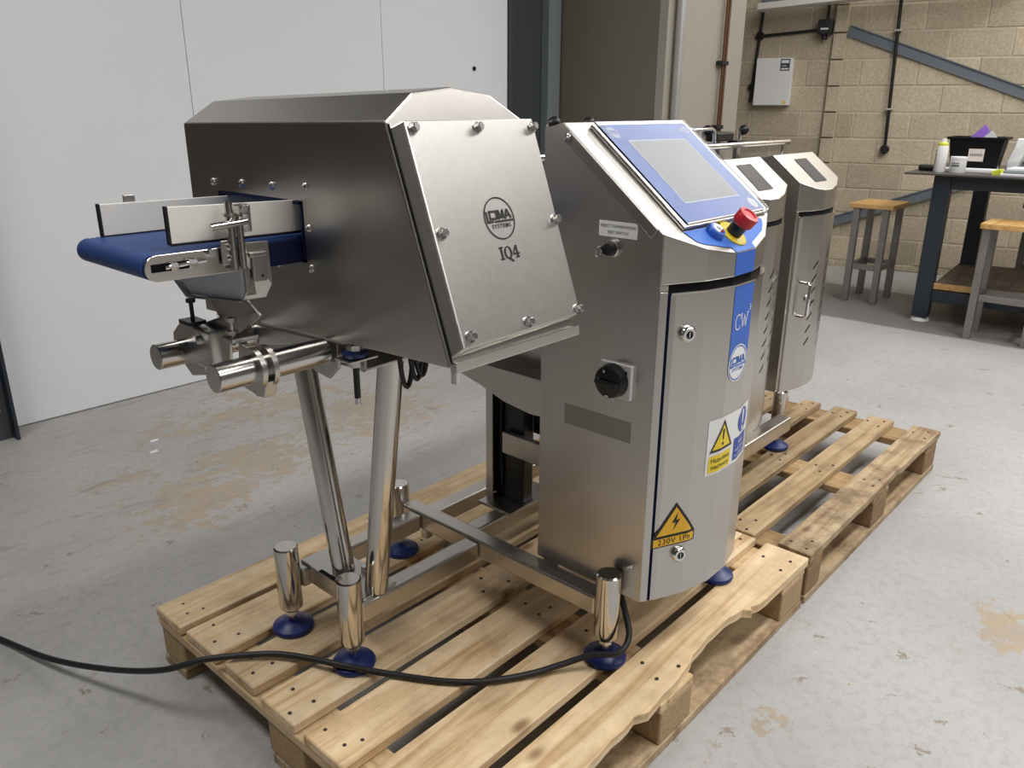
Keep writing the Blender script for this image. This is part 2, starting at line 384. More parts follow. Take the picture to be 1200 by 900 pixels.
# ---- flat print: lists of 2D polygons mapped on a surface
def text2d(txt, size, cx=0.0, cy=0.0, space=1.0, sx=1.0, shear=0.0, bold=0.0):
    cu = bpy.data.curves.new('txt', 'FONT'); cu.body = txt; cu.size = size; cu.align_x = 'CENTER'; cu.align_y = 'CENTER'
    cu.space_character = space; cu.resolution_u = 3; cu.offset = bold; cu.shear = shear
    ob = bpy.data.objects.new('txt', cu); COL.objects.link(ob)
    dg = bpy.context.evaluated_depsgraph_get()
    me = bpy.data.meshes.new_from_object(ob.evaluated_get(dg))
    out = [[(me.vertices[i].co.x * sx + cx, me.vertices[i].co.y + cy) for i in p.vertices] for p in me.polygons]
    bpy.data.objects.remove(ob); bpy.data.curves.remove(cu); bpy.data.meshes.remove(me)
    return out
def stroke(p, q, w):
    p, q = Vector((*p, 0)), Vector((*q, 0)); d = (q - p).normalized(); n = Vector((-d.y, d.x, 0)) * w / 2
    return [tuple((p + n).xy), tuple((p - n).xy), tuple((q - n).xy), tuple((q + n).xy)]
def rect(cx, cy, w, h): return [(cx - w / 2, cy - h / 2), (cx + w / 2, cy - h / 2), (cx + w / 2, cy + h / 2), (cx - w / 2, cy + h / 2)]
def ell(cx, cy, rx, ry, n=32): return [(cx + rx * math.cos(2 * math.pi * i / n), cy + ry * math.sin(2 * math.pi * i / n)) for i in range(n)]
def ell_ring(cx, cy, rx, ry, w, n=40):
    o = ell(cx, cy, rx, ry, n); i_ = ell(cx, cy, rx - w, ry - w, n)
    return [[o[k], o[(k + 1) % n], i_[(k + 1) % n], i_[k]] for k in range(n)]
def frame2d(outer, inner):
    n = len(outer); return [[outer[k], outer[(k + 1) % n], inner[(k + 1) % n], inner[k]] for k in range(n)]
def logo2d(cx, cy, R, ring=True):
    """round badge: squared lettering over an underline, second word beneath"""
    P = []
    w = 0.105
    def st(a, b_, ww=w): P.append([(cx + x * R, cy + y * R) for x, y in stroke(a, b_, ww)])
    st((-0.80, 0.36), (-0.80, -0.17)); st((-0.852, -0.13), (-0.44, -0.13))
    st((-0.60, 0.34), (-0.16, 0.34)); st((-0.60, 0.0), (-0.16, 0.0)); st((-0.60, 0.39), (-0.60, -0.05)); st((-0.16, 0.39), (-0.16, -0.05))
    st((-0.02, -0.05), (-0.02, 0.39)); st((-0.02, 0.38), (0.14, 0.0)); st((0.14, 0.0), (0.30, 0.38)); st((0.30, 0.39), (0.30, -0.05))
    st((0.40, -0.05), (0.58, 0.39)); st((0.58, 0.39), (0.78, -0.05)); st((0.47, 0.10), (0.70, 0.10), 0.08)
    st((-0.36, -0.14), (0.93, -0.14), 0.09)
    P += text2d('SYSTEMS', 0.27 * R, cx + 0.02 * R, cy - 0.36 * R, 1.28, 1.0, bold=0.006 * R)
    if ring: P += ell_ring(cx, cy, R, R, 0.065 * R)
    return P
def decal(name, polys, fn, mat, parent, sub=0, lift=0.0004):
    """polys in (u, v); fn(u, v, lift) -> world point"""
    bm = bmesh.new()
    for p in polys:
        vs = [bm.verts.new((x, y, 0)) for x, y in p]
        try: bm.faces.new(vs)
        except ValueError: pass
    bmesh.ops.triangulate(bm, faces=bm.faces)
    for kx in getattr(fn, 'kinks', ()):      # fold the print exactly along the sheet's bends
        bmesh.ops.bisect_plane(bm, geom=bm.verts[:] + bm.edges[:] + bm.faces[:], plane_co=(kx, 0, 0), plane_no=(1, 0, 0))
    if sub and not hasattr(fn, 'kinks'): bmesh.ops.subdivide_edges(bm, edges=bm.edges, cuts=sub, use_grid_fill=True)
    r = parent
    while r.parent: r = r.parent
    off = Vector(r.location)
    for v in bm.verts: v.co = Vector(fn(v.co.x, v.co.y, lift)) - off
    me = bpy.data.meshes.new(name); bm.to_mesh(me); bm.free(); me.materials.append(M[mat])
    o = bpy.data.objects.new(name, me); COL.objects.link(o); o.parent = parent
    return o
def planefn(O, ux, uy):
    O, ux, uy = Vector(O), Vector(ux), Vector(uy); n = ux.cross(uy).normalized()
    return lambda a, b_, l: O + ux * a + uy * b_ + n * l

X, Y, Z = Vector((1, 0, 0)), Vector((0, 1, 0)), Vector((0, 0, 1))

# ================================================================== ROOM
f = MB(); f.box(-5, 8.2, -7, 6, -0.1, 0.0); struct(f.build('floor', 'floor'))
f = MB(); f.box(-5, 8.2, -7, 6, CEIL, CEIL + 0.1); struct(f.build('ceiling', 'ceiling'))
# white insulated wall: core and panels
wl = struct(MB().box(0.26, 3.14, 2.835, 2.95, 0.0, 2.48).build('wall_back', 'gap_shade'))
for a, c in ((0.25, 1.1575), (1.1605, 2.203), (2.206, 3.14)):
    MB().box(a, c, 2.8, 2.836, 0.004, 2.5).build('panel', 'panel', wl, bevel=0.0012)
MB().cyl((2.86, 2.8, 1.41), (2.86, 2.794, 1.41), 0.012, 14).build('screw_plug', 'black', wl)
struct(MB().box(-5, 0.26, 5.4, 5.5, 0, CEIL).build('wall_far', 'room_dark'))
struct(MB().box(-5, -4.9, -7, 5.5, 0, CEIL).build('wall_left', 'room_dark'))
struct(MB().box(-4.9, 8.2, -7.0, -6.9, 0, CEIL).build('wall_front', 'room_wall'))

# beige partition box right of the column: end's shade put into its colour
pt = struct(MB().box(3.66, 4.525, 2.06, 2.95, 0, CEIL).build('wall_partition', 'beige_shaded'))
MB().box(3.62, 3.66, 2.08, 2.83, 0, CEIL).build('end_panel', 'beige_shaded', pt)
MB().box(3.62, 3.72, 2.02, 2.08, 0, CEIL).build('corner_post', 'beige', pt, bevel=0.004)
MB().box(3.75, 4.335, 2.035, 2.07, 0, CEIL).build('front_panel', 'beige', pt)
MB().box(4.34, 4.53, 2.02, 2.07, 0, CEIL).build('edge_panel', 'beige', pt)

# block wall, laid at an angle beyond the table
wang = math.radians(14)
W0 = Vector((6.0, 1.5, 0)); WD = Vector((-math.sin(wang), math.cos(wang), 0)); WN = Vector((math.cos(wang), math.sin(wang), 0))
def wp(s, z, out=0.0): return W0 + WD * s - WN * out + Z * z
wb = MB(); wb.prism([wp(-6.5, 0, -0.004), wp(1.35, 0, -0.004), wp(1.35, 0, -0.2), wp(-6.5, 0, -0.2)], (0, 0, CEIL))
wr = struct(wb.build('wall_right', 'mortar'))
H = 0.1875; LB = 0.39
def block(s0, s1, z0, z1, out=0.0, mat='block'):
    g = 0.0045
    pr = out + random.uniform(-0.002, 0.0025)
    a, b_ = s0 + g, s1 - g
    MB().prism([wp(a, z0 + g, pr), wp(b_, z0 + g, pr), wp(b_, z0 + g, -0.03), wp(a, z0 + g, -0.03)], (0, 0, z1 - z0 - 2 * g)).build('block', mat, wr, bevel=0.004, seg=1)
for k in range(-1, 12):
    z0 = max(0.0, 0.0515 + H * k); z1 = 0.0515 + H * (k + 1)
    off = -0.298 if k % 2 == 0 else -0.298 + 0.18
    j = off - 8 * LB
    while j < 1.3:
        a, c = j, j + LB; j += LB
        if c < -2.9: continue
        for lo, hi, out in ((-3.3, 0.395, 0.0), (0.495, 1.3, 0.0)):
            s0, s1 = max(a, lo), min(c, hi)
            if s1 - s0 > 0.05: block(s0, s1, z0, z1, out)
    block(0.395, 0.495, z0, z1, 0.035)

# ================================================================== PALLETS
def pallet(name, label, x0, x1, boards, mats, w=1.0, jag=False, rough=0.0):
    t = thing(name, label, 'pallet', (x0, 0, 0), group='wooden pallets under the machine')
    mp, mc, mb = mats
    rnd = random.Random(len(boards) * 13 + int(x0 * 100))
    for i, (y0, y1) in enumerate(boards):
        dz = rnd.uniform(-0.0012, 0.0012); e0, e1 = x0 + rnd.uniform(-0.004, 0.006), x1 + rnd.uniform(-0.006, 0.004)
        if i == 0:
            if jag: fe = [(0, 0.0), (0.25, 0.003), (0.44, 0.014), (0.468, 0.0), (0.50, 0.003), (0.56, 0.006), (0.62, 0.013), (0.70, 0.026), (0.77, 0.031), (0.84, 0.030), (0.885, 0.022), (0.90, 0.004), (0.908, 0.014), (0.93, 0.004), (0.96, 0.001), (1.2, 0.0)]
            else: fe = [(0, 0.0), (0.2, 0.003), (0.33, 0.004), (0.36, 0.002), (0.55, 0.004), (0.68, 0.009), (0.71, 0.003), (0.9, 0.004), (x1 - x0, 0.0)]
            if jag:
                jr = random.Random(3); fine = []
                for (a0, b0), (a1, b1) in zip(fe, fe[1:]):
                    n = max(1, int((a1 - a0) / 0.022)) if 0.2 < a0 < 0.95 else 1
                    for k in range(n): fine.append((a0 + (a1 - a0) * k / n, b0 + (b1 - b0) * k / n + (jr.uniform(-0.0025, 0.0035) if k else 0)))
                fe = fine + [fe[-1]]
            pts = [(x0 + a, y0 + b_, 0.123 + dz) for a, b_ in fe] + [(e1, y1, 0.123 + dz), (e0, y1, 0.123 + dz)]
            MB().prism(pts, (0, 0, 0.022)).build('plank', 'wood_edge' if not jag else mp, t, bevel=0.0015, seg=1)
        else:
            MB().box(e0, e1, y0, y1, 0.123 + dz, 0.145 + dz).build('plank', mp, t, bevel=0.0025, seg=1)
    mid = (x0 + x1) / 2 - 0.015
    nl = MB()
    for a, b_ in ((x0 + 0.002, x0 + 0.098), (mid - 0.065, mid + 0.06), (x1 - 0.135, x1 - 0.006)):
        MB().box(a, b_, 0.004, w - 0.004, 0.1, 0.1218).build('cross_board', mc, t, bevel=0.002, seg=1)
        for c, d in ((0.004, 0.10), (w / 2 - 0.06, w / 2 + 0.06), (w - 0.104, w - 0.004)):
            MB().box(a + 0.004, b_ - 0.002, c, d, 0.0222, 0.0998).build('corner_block', mb, t, bevel=0.003, seg=1)
        for y0, y1 in boards:
            for q in ((0.25, 0.3), (0.72, 0.28), (0.45, 0.75)):
                px = a + (b_ - a) * q[0] + rnd.uniform(-.012, .012); py = y0 + (y1 - y0) * q[1] + rnd.uniform(-.01, .01)
                nl.lathe((px, py, 0.1452), Z, [(0, 0.0042), (0.0012, 0.0036)], 8)
    for c, d in ((0.002, 0.102), (w / 2 - 0.05, w / 2 + 0.05), (w - 0.102, w - 0.002)):
        MB().box(x0 + 0.004, x1 - 0.004, c, d, 0.0, 0.022).build('bottom_board', 'wood_edge', t, bevel=0.002, seg=1)
    nl.build('nail_heads', 'nail', t, stuff=True)
    return t
p1 = pallet('pallet', 'pale new wooden pallet carrying the metal detector and touchscreen cabinet, broken front board', 0.0, 1.2,
       [(0, 0.113), (0.143, 0.274), (0.309, 0.428), (0.459, 0.572), (0.602, 0.710), (0.743, 0.868), (0.887, 1.0)], ('wood', 'wood_y', 'chip'), jag=True)
st_ = planefn((1.194, 0.052, 0.06), Y, Z)
decal('ink_stamp', frame2d(rect(0, 0, 0.05, 0.045), rect(0, 0, 0.044, 0.039)) + [rect(-.008, .009, .006, .02), rect(.008, .009, .006, .02), rect(0, -.010, .03, .004), rect(0, -.002, .024, .003)], st_, 'nail', p1, lift=0.001)
pallet('pallet', 'weathered brown wooden pallet under the two reject cabinets, grey-stained front board', 1.212, 2.325,
       [(0, 0.09), (0.154, 0.24), (0.288, 0.373), (0.422, 0.486), (0.55, 0.64), (0.70, 0.79), (0.9, 1.0)], ('wood_old', 'wood_old_y', 'chip_old'))

# ================================================================== MACHINE STAND
st = thing('machine_stand', 'low stainless steel stand with two splayed tubes, floor beams and blue levelling feet', 'stand', (0.2, 0.6, 0.145))
ZB0, ZB1 = 0.242, 0.284
MB().box(0.195, 0.5225, 0.494, 0.536, ZB0, ZB1).build('beam', 'steel_x', st, bevel=0.005)
MB().box(0.19, 0.5225, 0.688, 0.73, ZB0, ZB1).build('beam', 'steel_x', st, bevel=0.005)
MB().box(0.523, 0.566, 0.172, 0.757, ZB0 + 0.003, ZB1 + 0.004).build('cross_beam', 'steel_y', st, bevel=0.005)
MB().box(0.567, 1.75, 0.712, 0.757, ZB0 - 0.03, ZB1 - 0.03).build('beam', 'steel_x', st, bevel=0.005)
MB().box(0.567, 1.75, 0.575, 0.62, ZB0 - 0.03, ZB1 - 0.03).build('beam', 'steel_x', st, bevel=0.005)
MB().box(0.567, 1.74, 0.30, 0.345, ZB0, 0.288).build('beam', 'steel_x', st, bevel=0.005)
MB().box(0.93, 1.655, 0.43, 0.475, 0.205, 0.262).build('beam', 'steel_x', st, bevel=0.005)
MB().box(0.545, 0.566, 0.694, 0.716, 0.205, 0.243).build('bracket', 'steel', st, bevel=0.003)
# foot plate of the tubes
fp = MB(); fp.box(0.208, 0.292, 0.505, 0.722, 0.2845, 0.2895); fp.box(0.206, 0.2105, 0.537, 0.687, 0.248, 0.2895)
pl_ = fp.build('foot_plate', 'steel', st, bevel=0.0015)
bb = MB()
for y in (0.585, 0.635): bb.hexbolt((0.272, y, 0.2895), Z, 0.0065, 0.012)
bb.build('bolt', 'bolt', pl_)
MB().box(0.2065, 0.216, 0.565, 0.655, 0.2896, 0.2902).build('slot', 'gap_shade', pl_)
MB().cyl((0.25, 0.627, 0.289), (0.25, 0.718, 0.775), 0.0235, 28).build('support_tube', 'tube', st, smooth=True)
MB().cyl((0.25, 0.518, 0.289), (0.25, 0.437, 0.795), 0.0235, 28).build('support_tube', 'tube', st, smooth=True)
hb = MB()   # head bracket on top of the tubes
hb.prism([(0.165, 0.40, 0.798), (0.165, 0.785, 0.772), (0.165, 0.785, 0.835), (0.165, 0.40, 0.862)], (0.005, 0, 0))
hb.prism([(0.165, 0.40, 0.798), (0.165, 0.785, 0.772), (0.165, 0.785, 0.777), (0.165, 0.40, 0.803)], (0.125, 0, 0))
hb.prism([(0.285, 0.40, 0.798), (0.285, 0.785, 0.772), (0.285, 0.785, 0.833), (0.285, 0.40, 0.858)], (0.005, 0, 0))
hb.build('head_bracket', 'steel', st, bevel=0.002)
# levelling feet
def foot(x, y, ztop, zlow=0.195, r=0.025):
    pad = MB().lathe((x, y, 0.1455), Z, [(0, 0.042), (0.006, 0.044), (0.011, 0.042), (0.018, 0.026), (0.024, 0.017)], 32).build('foot_pad', 'pad', st, smooth=True)
    MB().cyl((x, y, 0.169), (x, y, zlow - 0.004), 0.0085, 14).build('threaded_stem', 'bolt', pad, smooth=True)
    MB().lathe((x, y, zlow - 0.012), Z, [(0, 0.014), (0.012, 0.014)], 6).build('lock_nut', 'bolt', pad)
    s = MB().lathe((x, y, zlow), Z, [(0, r * 0.75), (0.006, r * 0.98), (0.012, r), (ztop - zlow - 0.003, r), (ztop - zlow, r - 0.003)], 36).build('foot_sleeve', 'tube', st, smooth=True)
    return s
foot(0.168, 0.709, 0.345); foot(0.182, 0.515, 0.345); foot(0.540, 0.152, 0.345); foot(0.532, 0.778, 0.335)
foot(0.965, 0.135, 0.285, 0.21); foot(1.80, 0.37, 0.3445, 0.19, 0.022); foot(1.80, 0.735, 0.335)
# second frame: upright, gusset sheet, tie
ug = MB(); ug.box(0.735, 0.739, 0.652, 0.675, 0.262, 0.62); ug.box(0.739, 0.80, 0.671, 0.675, 0.262, 0.62); ug.box(0.80, 0.804, 0.575, 0.675, 0.262, 0.62)
ug.build('upright', 'steel', st, bevel=0.002)
tk = MB().box(0.762, 0.799, 0.572, 0.668, 0.263, 0.619).build('shade_insert', 'black', st, bevel=0.004)  # black insert painting the shade inside the open channel
MB().tube_path([(0.758, 0.640, 0.30), (0.756, 0.642, 0.45), (0.758, 0.640, 0.61)], 0.004, 8).build('cable', 'rubber', tk, smooth=True)
MB().box(0.805, 0.90, 0.30, 0.60, 0.44, 0.505).build('dark_box', 'black', st, bevel=0.006)  # black box added for the dark area above the tie plate
MB().box(0.741, 0.757, 0.30, 0.625, 0.395, 0.452).build('tie_plate', 'steel', st, bevel=0.002)
MB().box(0.70, 0.88, 0.56, 0.67, 0.255, 0.262).build('base_plate', 'steel', st, bevel=0.001)
gs = MB(); gs.prism([(0.70, 0.36, 0.80), (0.70, 0.76, 0.80), (0.70, 0.76, 0.60), (0.70, 0.66, 0.577), (0.70, 0.58, 0.553), (0.70, 0.50, 0.543), (0.70, 0.36, 0.55)], (0.004, 0, 0))
gs.build('gusset_sheet', 'steel', st)
MB().box(0.64, 0.70, 0.362, 0.76, 0.655, 0.659).build('gusset_fold', 'steel', st, bevel=0.0015)
MB().box(0.704, 1.75, 0.56, 0.71, 0.62, 0.66).build('upper_rail', 'steel_x', st, bevel=0.003)
for x in (1.7,): MB().box(x, x + 0.049, 0.61, 0.66, 0.255, 0.62).build('upright', 'steel', st, bevel=0.002)

# ================================================================== METAL DETECTOR HEAD
hd = thing('metal_detector', 'stainless steel metal detector head with a tunnel opening and a bolted sloping side plate', 'detector', (0.25, 0.5, 0.86))
x0, x1 = 0.11, 0.385
A0, A1, AZ0, AZ1 = 0.463, 0.712, 0.978, 1.071      # tunnel opening
yt, zt, yb, zb = 0.254, 1.193, 0.137, 0.873        # top and bottom of the sloping front edge
YB = 0.81; zbb = 0.843; ztb = 1.181
def fy(z): return yt + (zt - z) * (yb - yt) / (zt - zb)
h = MB()
prof = [(x0, 0.0), (x0 + 0.06, 0.037), (x0 + 0.1375, 0.0455), (x0 + 0.215, 0.036), (x1, 0.0)]
def front(x, dz): z = zt + dz; return (x, fy(z), z)
def back(x, dz): return (x, YB, ztb + dz)
# left face with the opening, built as a ring of quads round the tunnel
def side(x):
    a = [(x, yt, zt), (x, yb, zb), (x, YB, zbb), (x, YB, ztb)]
    b_ = [(x, A0, AZ1), (x, A0, AZ0), (x, A1, AZ0), (x, A1, AZ1)]
    for i in range(4): h.face([a[i], a[(i + 1) % 4], b_[(i + 1) % 4], b_[i]])
side(x0); side(x1)
for i in range(4):
    h.face([front(*prof[i]), front(*prof[i + 1]), back(*prof[i + 1]), back(*prof[i])])
h.face([front(*p) for p in prof] + [(x1, yb, zb), (x0, yb, zb)])
h.face([back(*p) for p in prof] + [(x1, YB, zbb), (x0, YB, zbb)])
h.face([(x0, yb, zb), (x1, yb, zb), (x1, YB, zbb), (x0, YB, zbb)])
for (a, c) in (((A0, AZ1), (A0, AZ0)), ((A0, AZ0), (A1, AZ0)), ((A1, AZ0), (A1, AZ1)), ((A1, AZ1), (A0, AZ1))):
    h.face([(x0, *a), (x0, *c), (x1, *c), (x1, *a)])
h.build('housing', 'steel', hd, bevel=0.003)
l = MB()
for (ya, yc, za, zc) in ((A0, A0 + .004, AZ0, AZ1), (A1 - .004, A1, AZ0, AZ1), (A0, A1, AZ0, AZ0 + .004), (A0, A1, AZ1 - .004, AZ1)):
    l.box(x0 - 0.0015, x1 + 0.002, ya, yc, za, zc)
l.build('tunnel_liner', 'liner', hd)
for (y, z) in ((0.727, 1.086), (0.634, 1.089), (0.542, 1.091), (0.45, 1.095), (0.449, 1.032), (0.45, 0.97), (0.54, 0.967)):
    MB().lathe((x0, y, z), -X, [(0, 0.0068), (0.003, 0.0062), (0.0055, 0.003)], 16).build('dome_screw', 'bolt', hd, smooth=True)
# sloping side plate
tv = Vector((0, yb - yt, zb - zt)).normalized(); nv = Vector((0, tv.z, -tv.y)); 
if nv.y > 0: nv = -nv
O = Vector((0, yt, zt))
def cp(x, d, off): return O + X * x + tv * d + nv * off
cv = MB()
cL, cR, d0, d1 = 0.1275, 0.389, 0.004, 0.3165
cv.rings([[cp(0.1145, d0 + 0.004, 0.0005), cp(0.382, d0 + 0.004, 0.0005), cp(0.382, d1 + 0.004, 0.0005), cp(0.1145, d1 + 0.012, 0.0005)],
          [cp(cL, d0, 0.017), cp(cR, d0, 0.017), cp(cR, d1, 0.017), cp(cL, d1 + 0.003, 0.017)]])
plate = cv.build('side_plate', 'steel_soft', hd, bevel=0.0025)
MB().prism([cp(0.1122, 0.004, 0.0004), cp(0.1155, 0.004, 0.0004), cp(0.1155, 0.333, 0.0004), cp(0.1122, 0.333, 0.0004)], nv * 0.0008).build('seal_gap', 'gap_shade', hd)
lp = MB(); lp.prism([cp(0.1105, 0.333, -0.002), cp(0.1105, 0.333, 0.013), cp(0.1105, 0.349, 0.008), cp(0.1105, 0.349, -0.004)], (0.2745, 0, 0))
lp.build('bottom_lip', 'steel', hd, bevel=0.002)
MB().cyl((0.116, 0.135, 0.868), (0.116, 0.135, 0.852), 0.006, 12).build('drip_stud', 'bolt', hd)
for (x, d) in ((0.139, 0.016), (0.262, 0.017), (0.382, 0.0185), (0.1415, 0.160), (0.3825, 0.164), (0.144, 0.305), (0.264, 0.307), (0.383, 0.3085)):
    MB().hexbolt(cp(x, d, 0.017), nv, 0.0062, 0.011).build('bolt', 'bolt', plate)
cf = planefn(cp(0, 0, 0.0173), X, -tv)
decal('badge', logo2d(0.2605, -0.150, 0.0315), cf, 'ink', plate)
iq = []
def ser(x, y, w_): iq.append(rect(x, y, w_, 0.0022))
iq.append(rect(0.2470, -0.2010, 0.0034, 0.018)); ser(0.2470, -0.1925, 0.0085); ser(0.2470, -0.2095, 0.0085)
iq += frame2d(ell(0.2605, -0.201, 0.0082, 0.0095, 24), ell(0.2605, -0.201, 0.0046, 0.0080, 24)); iq.append(stroke((0.2595, -0.2085), (0.2685, -0.2150), 0.0028))
iq += [stroke((0.2715, -0.2035), (0.2790, -0.192), 0.0022), rect(0.2775, -0.2045, 0.0135, 0.0026), rect(0.2795, -0.2010, 0.0034, 0.018)]; ser(0.2795, -0.2095, 0.0075)
decal('model_lettering', iq, cf, 'ink', plate)
# earth stud with blue washer and cable loops below the head
sx, sy = 0.128, 0.375
sd = MB(); sd.cyl((sx, sy, 0.86), (sx, sy, 0.768), 0.0052, 14)
stud = sd.build('earth_stud', 'black', hd, smooth=True)
MB().cyl((sx, sy, 0.768), (sx, sy, 0.757), 0.0045, 12).build('stud_tip', 'bolt', stud)
nb = MB(); nb.lathe((sx, sy, 0.848), Z, [(0, 0.0125), (0.0095, 0.0125)], 6); nb.lathe((sx, sy, 0.821), Z, [(0, 0.0125), (0.010, 0.0125)], 6); nb.build('nut', 'bolt', stud)
MB().lathe((sx, sy, 0.838), Z, [(0, 0.019), (0.007, 0.022), (0.009, 0.016)], 24).build('blue_washer', 'pad', stud, smooth=True)
MB().box(sx - 0.025, sx + 0.03, sy - 0.02, sy + 0.02, 0.833, 0.8365).build('stud_plate', 'steel', stud, bevel=0.001)
for dx, dz in ((0.0, 0.0), (0.022, 0.008), (0.033, 0.012)):
    pts = [(0.192 + dx + 0.02 * math.sin(a) * 0 + 0.030 * (1 - math.cos(a)) / 2, 0.345, 0.858 - (0.085 - dz) * math.sin(a)) for a in [i * math.pi / 14 for i in range(15)]]
    MB().tube_path(pts, 0.0042, 8).build('cable_loop', 'rubber', hd, smooth=True)
# bracket that carries the round bars
rb = MB()
rb.prism([(0.114, 0.402, 0.856), (0.114, 0.75, 0.840), (0.114, 0.75, 0.79), (0.114, 0.62, 0.81), (0.114, 0.53, 0.83), (0.114, 0.47, 0.795), (0.114, 0.43, 0.79), (0.114, 0.402, 0.815)], (0.006, 0, 0))
rb.box(0.12, 0.163, 0.402, 0.406, 0.822, 0.855); rb.box(0.12, 0.205, 0.70, 0.7045, 0.79, 0.84)
rb.build('bar_bracket', 'steel', hd, bevel=0.002)

# ================================================================== INFEED CONVEYOR
ic = thing('infeed_conveyor', 'short blue belt conveyor with two white guide rails entering the metal detector tunnel', 'conveyor', (0.0, 0.55, 0.84))
BY0, BY1 = 0.475, 0.69
ZT = 1.018; RR = 0.0175; XL = -0.127; XE = 0.60
def belt_loop(y, off=0.0):
    pts = []
    for i in range(13):
        a = math.pi / 2 + math.pi * i / 12
        pts.append((XL + (RR + off) * math.cos(a), y, ZT - RR + (RR + off) * math.sin(a)))
    pts += [(XE, y, ZT - 2 * RR - off), (XE, y, ZT + off)]
    return pts
MB().prism(belt_loop(BY0), (0, BY1 - BY0, 0)).build('belt', 'belt', ic, smooth=True)
def side_frame(y, yy):
    pts = []
    for i in range(13):
        a = math.pi / 2 + math.pi * i / 12
        pts.append((XL + 0.004 + 0.0185 * math.cos(a), y, ZT - RR - 0.001 + 0.0185 * math.sin(a)))
    pts += [(0.03, y, ZT - 0.0385), (0.03, y, ZT - 0.001)]
    return MB().prism(pts, (0, yy, 0)).build('side_frame', 'chrome_frame', ic, bevel=0.0008)
M['chrome_frame'] = brushed('bright_steel', (0.70, 0.67, 0.62), 0.2, (8, 60, 60), 0.1)
MB().box(0.0305, 0.40, BY0 - 0.004, BY0 - 0.0005, ZT - 0.040, ZT - 0.004).build('inner_frame', 'liner', ic)
sfn = side_frame(BY0 - 0.006, 0.004); sff = side_frame(BY1 + 0.002, 0.004)
# tension slot with screw on the near frame
tb = MB(); tb.box(-0.132, -0.075, BY0 - 0.0075, BY0 - 0.006, 0.995, 1.006); tb.build('tension_slot', 'gap_shade', sfn)
tb = MB(); tb.cyl((-0.115, BY0 - 0.011, 1.0005), (-0.055, BY0 - 0.011, 1.0035), 0.0028, 10); tb.lathe((-0.108, BY0 - 0.011, 1.0008), X, [(0, 0.0062), (0.010, 0.0062)], 6); tb.lathe((-0.082, BY0 - 0.011, 1.0022), X, [(0, 0.0065), (0.012, 0.0065)], 6); tb.build('tension_screw', 'chrome', sfn)
MB().lathe((-0.045, BY0 - 0.006, 1.012), -Y, [(0, 0.006), (0.008, 0.006)], 12).build('screw', 'chrome', sfn)
# guide rails
def guide(xa, xb, y, z0a, z1a, z0b, z1b):
    g = MB(); th = 0.005
    g.prism([(xa, y, z0a), (xb, y, z0b), (xb, y, z1b), (xa, y, z1a)], (0, th, 0)); go = g.build('guide_rail', 'guide', ic, bevel=0.001)
    e = MB(); e.prism([(xa - 0.0035, y - 0.0012, z0a - 0.001), (xa + 0.0012, y - 0.0012, z0a - 0.001), (xa + 0.0012, y - 0.0012, z1a + 0.001), (xa - 0.0035, y - 0.0012, z1a + 0.001)], (0, th + 0.002, 0))
    e.build('edge_trim', 'black', go, bevel=0.001)
    e = MB(); e.prism([(xa, y - 0.0006, z0a - 0.003), (xb, y - 0.0006, z0b - 0.003), (xb, y - 0.0006, z0b + 0.0005), (xa, y - 0.0006, z0a + 0.0005)], (0, th + 0.001, 0)); e.build('wear_strip', 'black', go)
    return go
guide(-0.092, 0.40, 0.486, 1.0275, 1.079, 1.020, 1.064)
gf = guide(-0.104, 0.40, 0.684, 1.0195, 1.0675, 1.020, 1.062)
MB().box(-0.063, -0.045, 0.690, 0.694, 1.055, 1.078).build('hook_tab', 'steel', gf, bevel=0.001)
# post and clamp of the near guide
pc = MB(); pc.cyl((-0.014, 0.460, 0.985), (-0.014, 0.460, 1.083), 0.006, 16)
post = pc.build('guide_post', 'tube', ic, smooth=True)
MB().cyl((-0.001, 0.458, 0.985), (-0.001, 0.458, 1.064), 0.0055, 16).build('guide_post', 'tube', ic, smooth=True)
MB().lathe((-0.014, 0.460, 1.062), Z, [(0, 0.010), (0.004, 0.010)], 20).build('collar', 'bolt', post)
MB().cyl((-0.052, 0.446, 1.051), (0.004, 0.446, 1.054), 0.0052, 16).build('cross_rod', 'tube', post, smooth=True)
for z in (1.043, 1.057, 1.071): MB().hexbolt((0.010, 0.462, z), (-0.3, -1, 0), 0.005, 0.008).build('clamp_bolt', 'bolt', post)
MB().box(0.004, 0.022, 0.462, 0.481, 1.036, 1.076).build('clamp_plate', 'bolt', post, bevel=0.002)
# hanger cradle: near plates, cross sheet, neck
MB().box(-0.031, -0.006, 0.4615, 0.4645, 0.992, 1.028).build('clamp_plate', 'steel', ic, bevel=0.001)
for z in (1.002, 1.018): MB().lathe((-0.0185, 0.4615, z), -Y, [(0, 0.0052), (0.003, 0.005), (0.005, 0.003)], 14).build('screw', 'chrome', ic, smooth=True)
hp = MB(); hp.prism([(0.0, 0.459, 1.022), (0.044, 0.459, 1.020), (0.044, 0.459, 0.955), (0.036, 0.466, 0.934), (0.0, 0.472, 0.934), (0.0, 0.459, 0.950)], (0, 0.004, 0))
hang = hp.build('hanger_plate', 'steel', ic, bevel=0.001)
pk = MB(); pk.box(0.012, 0.034, 0.4535, 0.459, 0.962, 1.004); pk.box(0.008, 0.036, 0.4515, 0.459, 1.0, 1.007); pk.build('hanger_cap', 'steel', hang, bevel=0.0015)
MB().cyl((0.026, 0.4538, 0.971), (0.026, 0.4525, 0.971), 0.002, 10).build('hole', 'black', hang)
cs = MB(); cs.prism([(0.0, 0.464, 0.986), (0.0, 0.690, 0.951), (0.0, 0.672, 0.943), (0.0, 0.635, 0.918), (0.0, 0.474, 0.934), (0.0, 0.464, 0.95)], (0.004, 0, 0))
cs.build('cross_sheet', 'grey_plastic', ic)
